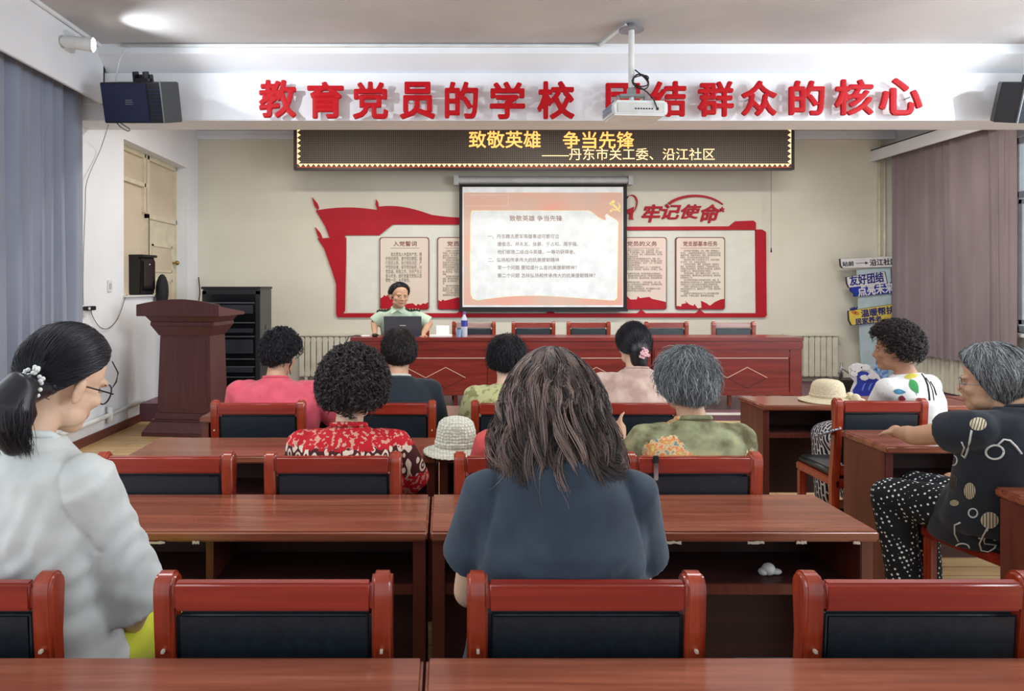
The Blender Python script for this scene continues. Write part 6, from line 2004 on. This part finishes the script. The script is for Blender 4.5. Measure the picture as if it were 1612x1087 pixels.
project_prints(p, sh10, [(leaf(1439, 608, 1.05, 12.5, 6.5), 'g', None), (leaf(1435, 592, -0.15, 12, 4), 'y', None), (leaf(1416, 616, 0.1, 10, 4), 'b', None), (leaf(1420, 627, 0.3, 6, 4.5), 'r', None),
    ([(1450, 588), (1456, 596), (1460, 606), (1462, 618), (1463, 630)], 'k', 0.006), ([(1457, 594), (1464, 604), (1468, 616), (1470, 630)], 'k', 0.003), ([(1464, 600), (1470, 610), (1474, 622)], 'k', 0.004), ([(1439, 597), (1440, 612), (1443, 622)], 'k', 0.001), ([(1398, 604), (1390, 618)], 'k', 0.001)],
    {'g': mat('leaf green', (46, 146, 70), 0.8), 'y': mat('leaf ochre', (198, 186, 76), 0.8), 'b': mat('leaf teal', (60, 130, 160), 0.8), 'r': mat('leaf wine', (150, 40, 56), 0.8), 'k': mat('print dark', (36, 40, 50), 0.8)})
# bracelet and fan
sh, el, wr = p.arm_pts(0)
d = (wr - el).normalized(); u = d.orthogonal().normalized(); v = d.cross(u)
MB().tube([wr - d * 0.02 + (u * math.cos(a) + v * math.sin(a)) * 0.034 for a in np.linspace(0, 2 * PI, 21)[:-1]], 0.0045, 6, closed=True).build('bracelet', mat('bracelet silver', (206, 204, 190), 0.25, 0.8), p.t, smooth=True)
fw = p.base + p.R @ (wr + d * 0.07)
t = thing('hand_fan', 'black and white patterned hand fan held over the lattice-print skirt', 'fan', (0, 0, 0))
fc = at(1302, 681, 292)
m = MB()
n = 40
P = [(0.105 * math.cos(a), 0.062 * math.sin(a)) for a in np.linspace(0, 2 * PI, n + 1)[:-1]]
mtx = Matrix.Translation(fc) @ Matrix.Rotation(0.6, 4, 'Z') @ Matrix.Rotation(-0.5, 4, 'X')
vs = [mtx @ Vector((a, b_, 0.003)) for a, b_ in P] + [mtx @ Vector((a, b_, -0.003)) for a, b_ in P]
m.add(vs, [tuple(range(n)), tuple(reversed(range(n, 2 * n)))] + [(i, i + n, (i + 1) % n + n, (i + 1) % n) for i in range(n)])
def pat_fan(N, L, tc):
    v_ = N.new('ShaderNodeTexVoronoi'); v_.inputs['Scale'].default_value = 75; L.new(tc.outputs['Object'], v_.inputs['Vector'])
    return mixc(N, L, math_(N, L, 'GREATER_THAN', v_.outputs['Distance'], 0.42), (40, 40, 56), (196, 196, 208))
m.build('fan_leaf', pattern('fan print', pat_fan), t, bevel=0.001)
MB().tube([fc, fc.lerp(fw, 0.6), fw], 0.007, 8).build('handle', M_BLACK, t, smooth=True)

# 11 ----------------------------------------------- black dress with yarn-ball prints
M_DRESS = cloth('black dress cloth', (36, 42, 52), (30, 35, 44))
def pat_dots(N, L, tc):
    mp = N.new('ShaderNodeMapping'); mp.inputs['Scale'].default_value = (52, 52, 52); mp.inputs['Rotation'].default_value = (0.4, 0.3, 0.5); L.new(tc.outputs['Object'], mp.inputs[0])
    v = N.new('ShaderNodeTexVoronoi'); v.inputs['Scale'].default_value = 1.0; v.inputs['Randomness'].default_value = 0.22; L.new(mp.outputs[0], v.inputs['Vector'])
    return mixc(N, L, math_(N, L, 'LESS_THAN', v.outputs['Distance'], 0.27), (26, 30, 34), (230, 232, 232))
M_DOTS = pattern('polka dot print', pat_dots)
b = P2(1572, 380)
p = Person('person in black printed dress and polka-dot trousers, leaning an arm on a desk', 1558, 540, 396, (b[0], b[1] - 0.0), 0.25, neck=-0.05, head_off=(0, 0.075), head=(0.80, 0.05, -0.08), skin=SK_MID, brow=(120, 120, 122), hs=1.06, width=1.26, heavy=1.22, seat=0.485, hair_t=0.026, vox=0.0075,
           legs=[[(-0.09, 0.05, 0.55), (-0.17, 0.36, 0.54), (-0.16, 0.28, 0.10), (-0.18, 0.42, 0.035)], [(0.09, 0.05, 0.55), (0.04, 0.42, 0.54), (0.02, 0.36, 0.10), (0.02, 0.50, 0.035)]])
def L11(px, py, s): return p.R.inverted() @ (at(px, py, s) - p.base)
p.arms = [(tuple(L11(1441, 686, 372)), tuple(L11(1415, 680, 335))), ((0.27, 0.06, 0.66), (0.16, 0.26, 0.62))]
p.build_body(curl=(0.15, 0.5))
dr = MB()
p.torso(dr, 0.020)
for i, sg in ((0, -1), (1, 1)):
    sh_, el_, wr_ = p.arm_pts(i)
    e_ = sh_.lerp(el_, 0.46 if i == 0 else 0.6)
    dr.ell(sh_, (.066,) * 3)
    dr.limb([sh_ + Vector((-sg * 0.06, 0, 0.012)), sh_, sh_.lerp(e_, .5), e_], [.058, .074, .080, .082], 20, True)
q = p.pel
dr.rings([(q.x, q.y + .06, q.z - .075, .20, .20), (q.x, q.y + .05, q.z, .225, .21), (q.x, q.y + .03, q.z + .08, .225, .18), (q.x, q.y, q.z + .16, .20, .15)], 28)
dr = voxel(dr, 0.0085, 7)
wrinkle(dr, 0.0022, 5, 41, (1, 1, .55))
dr = finish(dr, 'dress', M_DRESS, p.t)
p.collar(M_DRESS, 0.062, 0.008)
p.trousers(M_DOTS, 0.018); p.shoes(M_SHOE)
def tail11(p, rs): return []
hair(p, HAIR_SALT, 'bob', 0.026, 3600, 0.0011, 1.15, 0.001, 6, 0.22, 0.005, 111, lump=0.003, shade=(0.0, 1.0), fr=0.4, drop=14, capshade=0.12, whorl=(0.1, 0.15, 1.0))
glasses(p, M_GREYM, 0.024)
# prints: yarn balls, loops and strings
shp = []
def ring(cx, cy, rx, ry, a0=0, a1=2 * PI, n=20): return [(cx + rx * math.cos(a), cy + ry * math.sin(a)) for a in np.linspace(a0, a1, n)]
for cx, cy, rx, ry, ang in ((1540, 667, 13, 10, 0.2), (1501, 758, 7, 11, 0.1), (1527, 772, 9, 13, -0.1), (1558, 818, 14, 13, 0.0), (1503, 791, 7, 5, -0.5)):
    shp.append((ring(cx, cy, rx, ry)[:-1], 'ball', None))
    for k in range(-2, 3):
        o = k * 0.36
        a = ang + 1.1
        P_ = []
        for t_ in np.linspace(-1, 1, 7):
            x = o; y = t_ * math.sqrt(max(0, 1 - o * o)) * 0.95
            P_.append((cx + rx * (x * math.cos(ang) - y * math.sin(ang)), cy + ry * (x * math.sin(ang) + y * math.cos(ang))))
        shp.append((P_, 'dark', 0.0022))
shp += [([(1530, 677), (1527, 693), (1522, 712), (1519, 720), (1514, 715)], 'line', 0.004), ([(1514, 715), (1518, 704), (1514, 695)], 'line', 0.003),
        (ring(1566, 711, 14, 11), 'line', 0.004), ([(1570, 700), (1580, 691), (1590, 693), (1600, 703), (1608, 714)], 'line', 0.004), (ring(1501, 724, 6, 8), 'line', 0.003),
        (ring(1532, 807, 7, 7), 'line', 0.003), ([(1555, 829), (1548, 842), (1542, 855), (1545, 866), (1556, 868), (1566, 862), (1568, 857)], 'line', 0.003), ([(1555, 832), (1549, 850), (1550, 855), (1566, 857)], 'line', 0.003),
        ([(1512, 822), (1503, 826), (1503, 840), (1509, 852)], 'line', 0.003), (ring(1515, 862, 11, 7, PI, 2 * PI), 'line', 0.003)]
project_prints(p, dr, shp, {'ball': mat('print cream', (206, 196, 170), 0.8), 'dark': mat('print brown', (92, 80, 70), 0.8), 'line': mat('print white line', (206, 208, 206), 0.8)})

# 12 ----------------------------------------------- the speaker in uniform shirt
so = 144.0
b = P2(632, 141)
p = Person('person in light green uniform shirt with dark epaulettes speaking behind the laptop', 629, 444, so, (b[0], b[1] + 0.05), PI, head=(PI + 0.42, 0.06, -0.06), skin=SK_MID, hs=1.08, fx=1.18, width=1.20, heavy=1.12, seat=DZ + 0.48, hair_t=0.022, vox=0.0065,
           arms=[((0, 0, 0), (0, 0, 0)), None])
def L12(px, py, s): return p.R.inverted() @ (at(px, py, s) - p.base)
p.arms = [(tuple(L12(676, 509, 142.5)), tuple(L12(666, 524.5, 146))), (tuple(L12(589, 508, 142.5)), tuple(L12(590, 524.5, 146)))]
p.legs = [[(sg * .09, .03, DZ + .555), (sg * .11, .36, DZ + .555), (sg * .11, .34, DZ + .09), (sg * .12, .48, DZ + .035)] for sg in (-1, 1)]
p.build_body(curl=(0.45, 0.45))
sh = p.shirt(M_GREEN, 0.92, 0.012, 0.008, 0.003, 8, 'uniform_shirt', seed=51, sgrow=0.020, loose=0.006)
cl = p.collar(M_GREEN, 0.062, 0.012, 0.004)
m = MB()
for q in (-1, 1):
    a = p.nb + Vector((q * 0.064, 0.03, 0.016)); b2 = p.nb + Vector((q * 0.008, 0.088, -0.030)); c = p.nb + Vector((q * 0.066, 0.112, -0.062))
    n_ = Vector((0, 0.008, 0.004))
    m.add([a, b2, c, a + n_, b2 + n_, c + n_], [(0, 1, 2), (5, 4, 3), (0, 3, 4, 1), (1, 4, 5, 2), (2, 5, 3, 0)])
m.build('collar_wing', M_GREEN, p.t)
M_EP = mat('epaulette dark green', (36, 44, 36), 0.7); M_STAR = mat('epaulette star', (222, 206, 150), 0.35, 0.4)
for i, q in ((0, -1), (1, 1)):
    shp_ = p.shoulders()[i]
    a = p.nb + Vector((q * 0.085, 0.01, -0.006)); b2 = shp_ + Vector((q * 0.055, 0.01, 0.052))
    bv = BVHTree.FromPolygons([v.co for v in sh.data.vertices], [tuple(f.vertices) for f in sh.data.polygons])
    rows = []
    for u in np.linspace(0, 1, 8):
        c = a.lerp(b2, u)
        row = []
        for w_ in (-1, 0, 1):
            w2 = w_ * (0.022 + 0.006 * u)
            h_, nn, _, _ = bv.ray_cast(Vector((c.x, c.y + w2, c.z + 0.15)), Vector((0, 0, -1)))
            row.append((h_ if h_ is not None else Vector((c.x, c.y + w2, c.z))) + Vector((0, 0, 0.004)))
        rows.append(row)
    m = MB(); vs = []; fs = []
    for row in rows: vs += row
    for row in rows: vs += [v + Vector((0, 0, 0.007)) for v in row]
    o24 = 24
    for k in range(7):
        for w_ in range(2):
            A = k * 3 + w_; fs += [(A, A + 1, A + 4, A + 3), (A + o24, A + 3 + o24, A + 4 + o24, A + 1 + o24)]
        fs += [(k * 3, k * 3 + 3, k * 3 + 3 + o24, k * 3 + o24), (k * 3 + 2, k * 3 + 2 + o24, k * 3 + 5 + o24, k * 3 + 5)]
    fs += [(0, o24, o24 + 1, 1), (1, o24 + 1, o24 + 2, 2), (21, 22, 22 + o24, 21 + o24), (22, 23, 23 + o24, 22 + o24)]
    m.add(vs, fs)
    ep = m.build('epaulette', M_EP, p.t)
    for k in (2, 3.4, 4.8, 6.2):
        c = rows[int(k)][1].lerp(rows[min(int(k) + 1, 7)][1], k % 1) + Vector((0, 0.006, 0.008))
        MB().ell(c, (0.0075, 0.010, 0.007), None, 8, 6).build('star_pip', M_STAR, ep, smooth=True)
s_, e_, w_ = p.arm_pts(1)
c = s_.lerp(e_, 0.45)
MB().ell(c + Vector((0.058, 0.02, 0)), (0.012, 0.032, 0.04), None, 12, 8).build('arm_patch', mat('arm patch', (76, 62, 52), 0.7), p.t, smooth=True)
m = MB()
for k in range(3): m.ell(p.nb + Vector((0, 0.125 + 0.004 * k, -0.09 - 0.07 * k)), (0.006, 0.004, 0.006), None, 8, 6)
m.build('shirt_button', mat('button', (176, 190, 160), 0.4), p.t, smooth=True)
p.trousers(cloth('uniform trousers', (52, 62, 52))); 
hair(p, HAIR_BLACK, 'man', 0.020, 1600, 0.0011, 0.4, 0.001, 6, 0.35, 0.002, 121, lump=0.005, shade=(0.0, 0.45), whorl=(0.05, -0.5, 0.8), capshade=0.08)
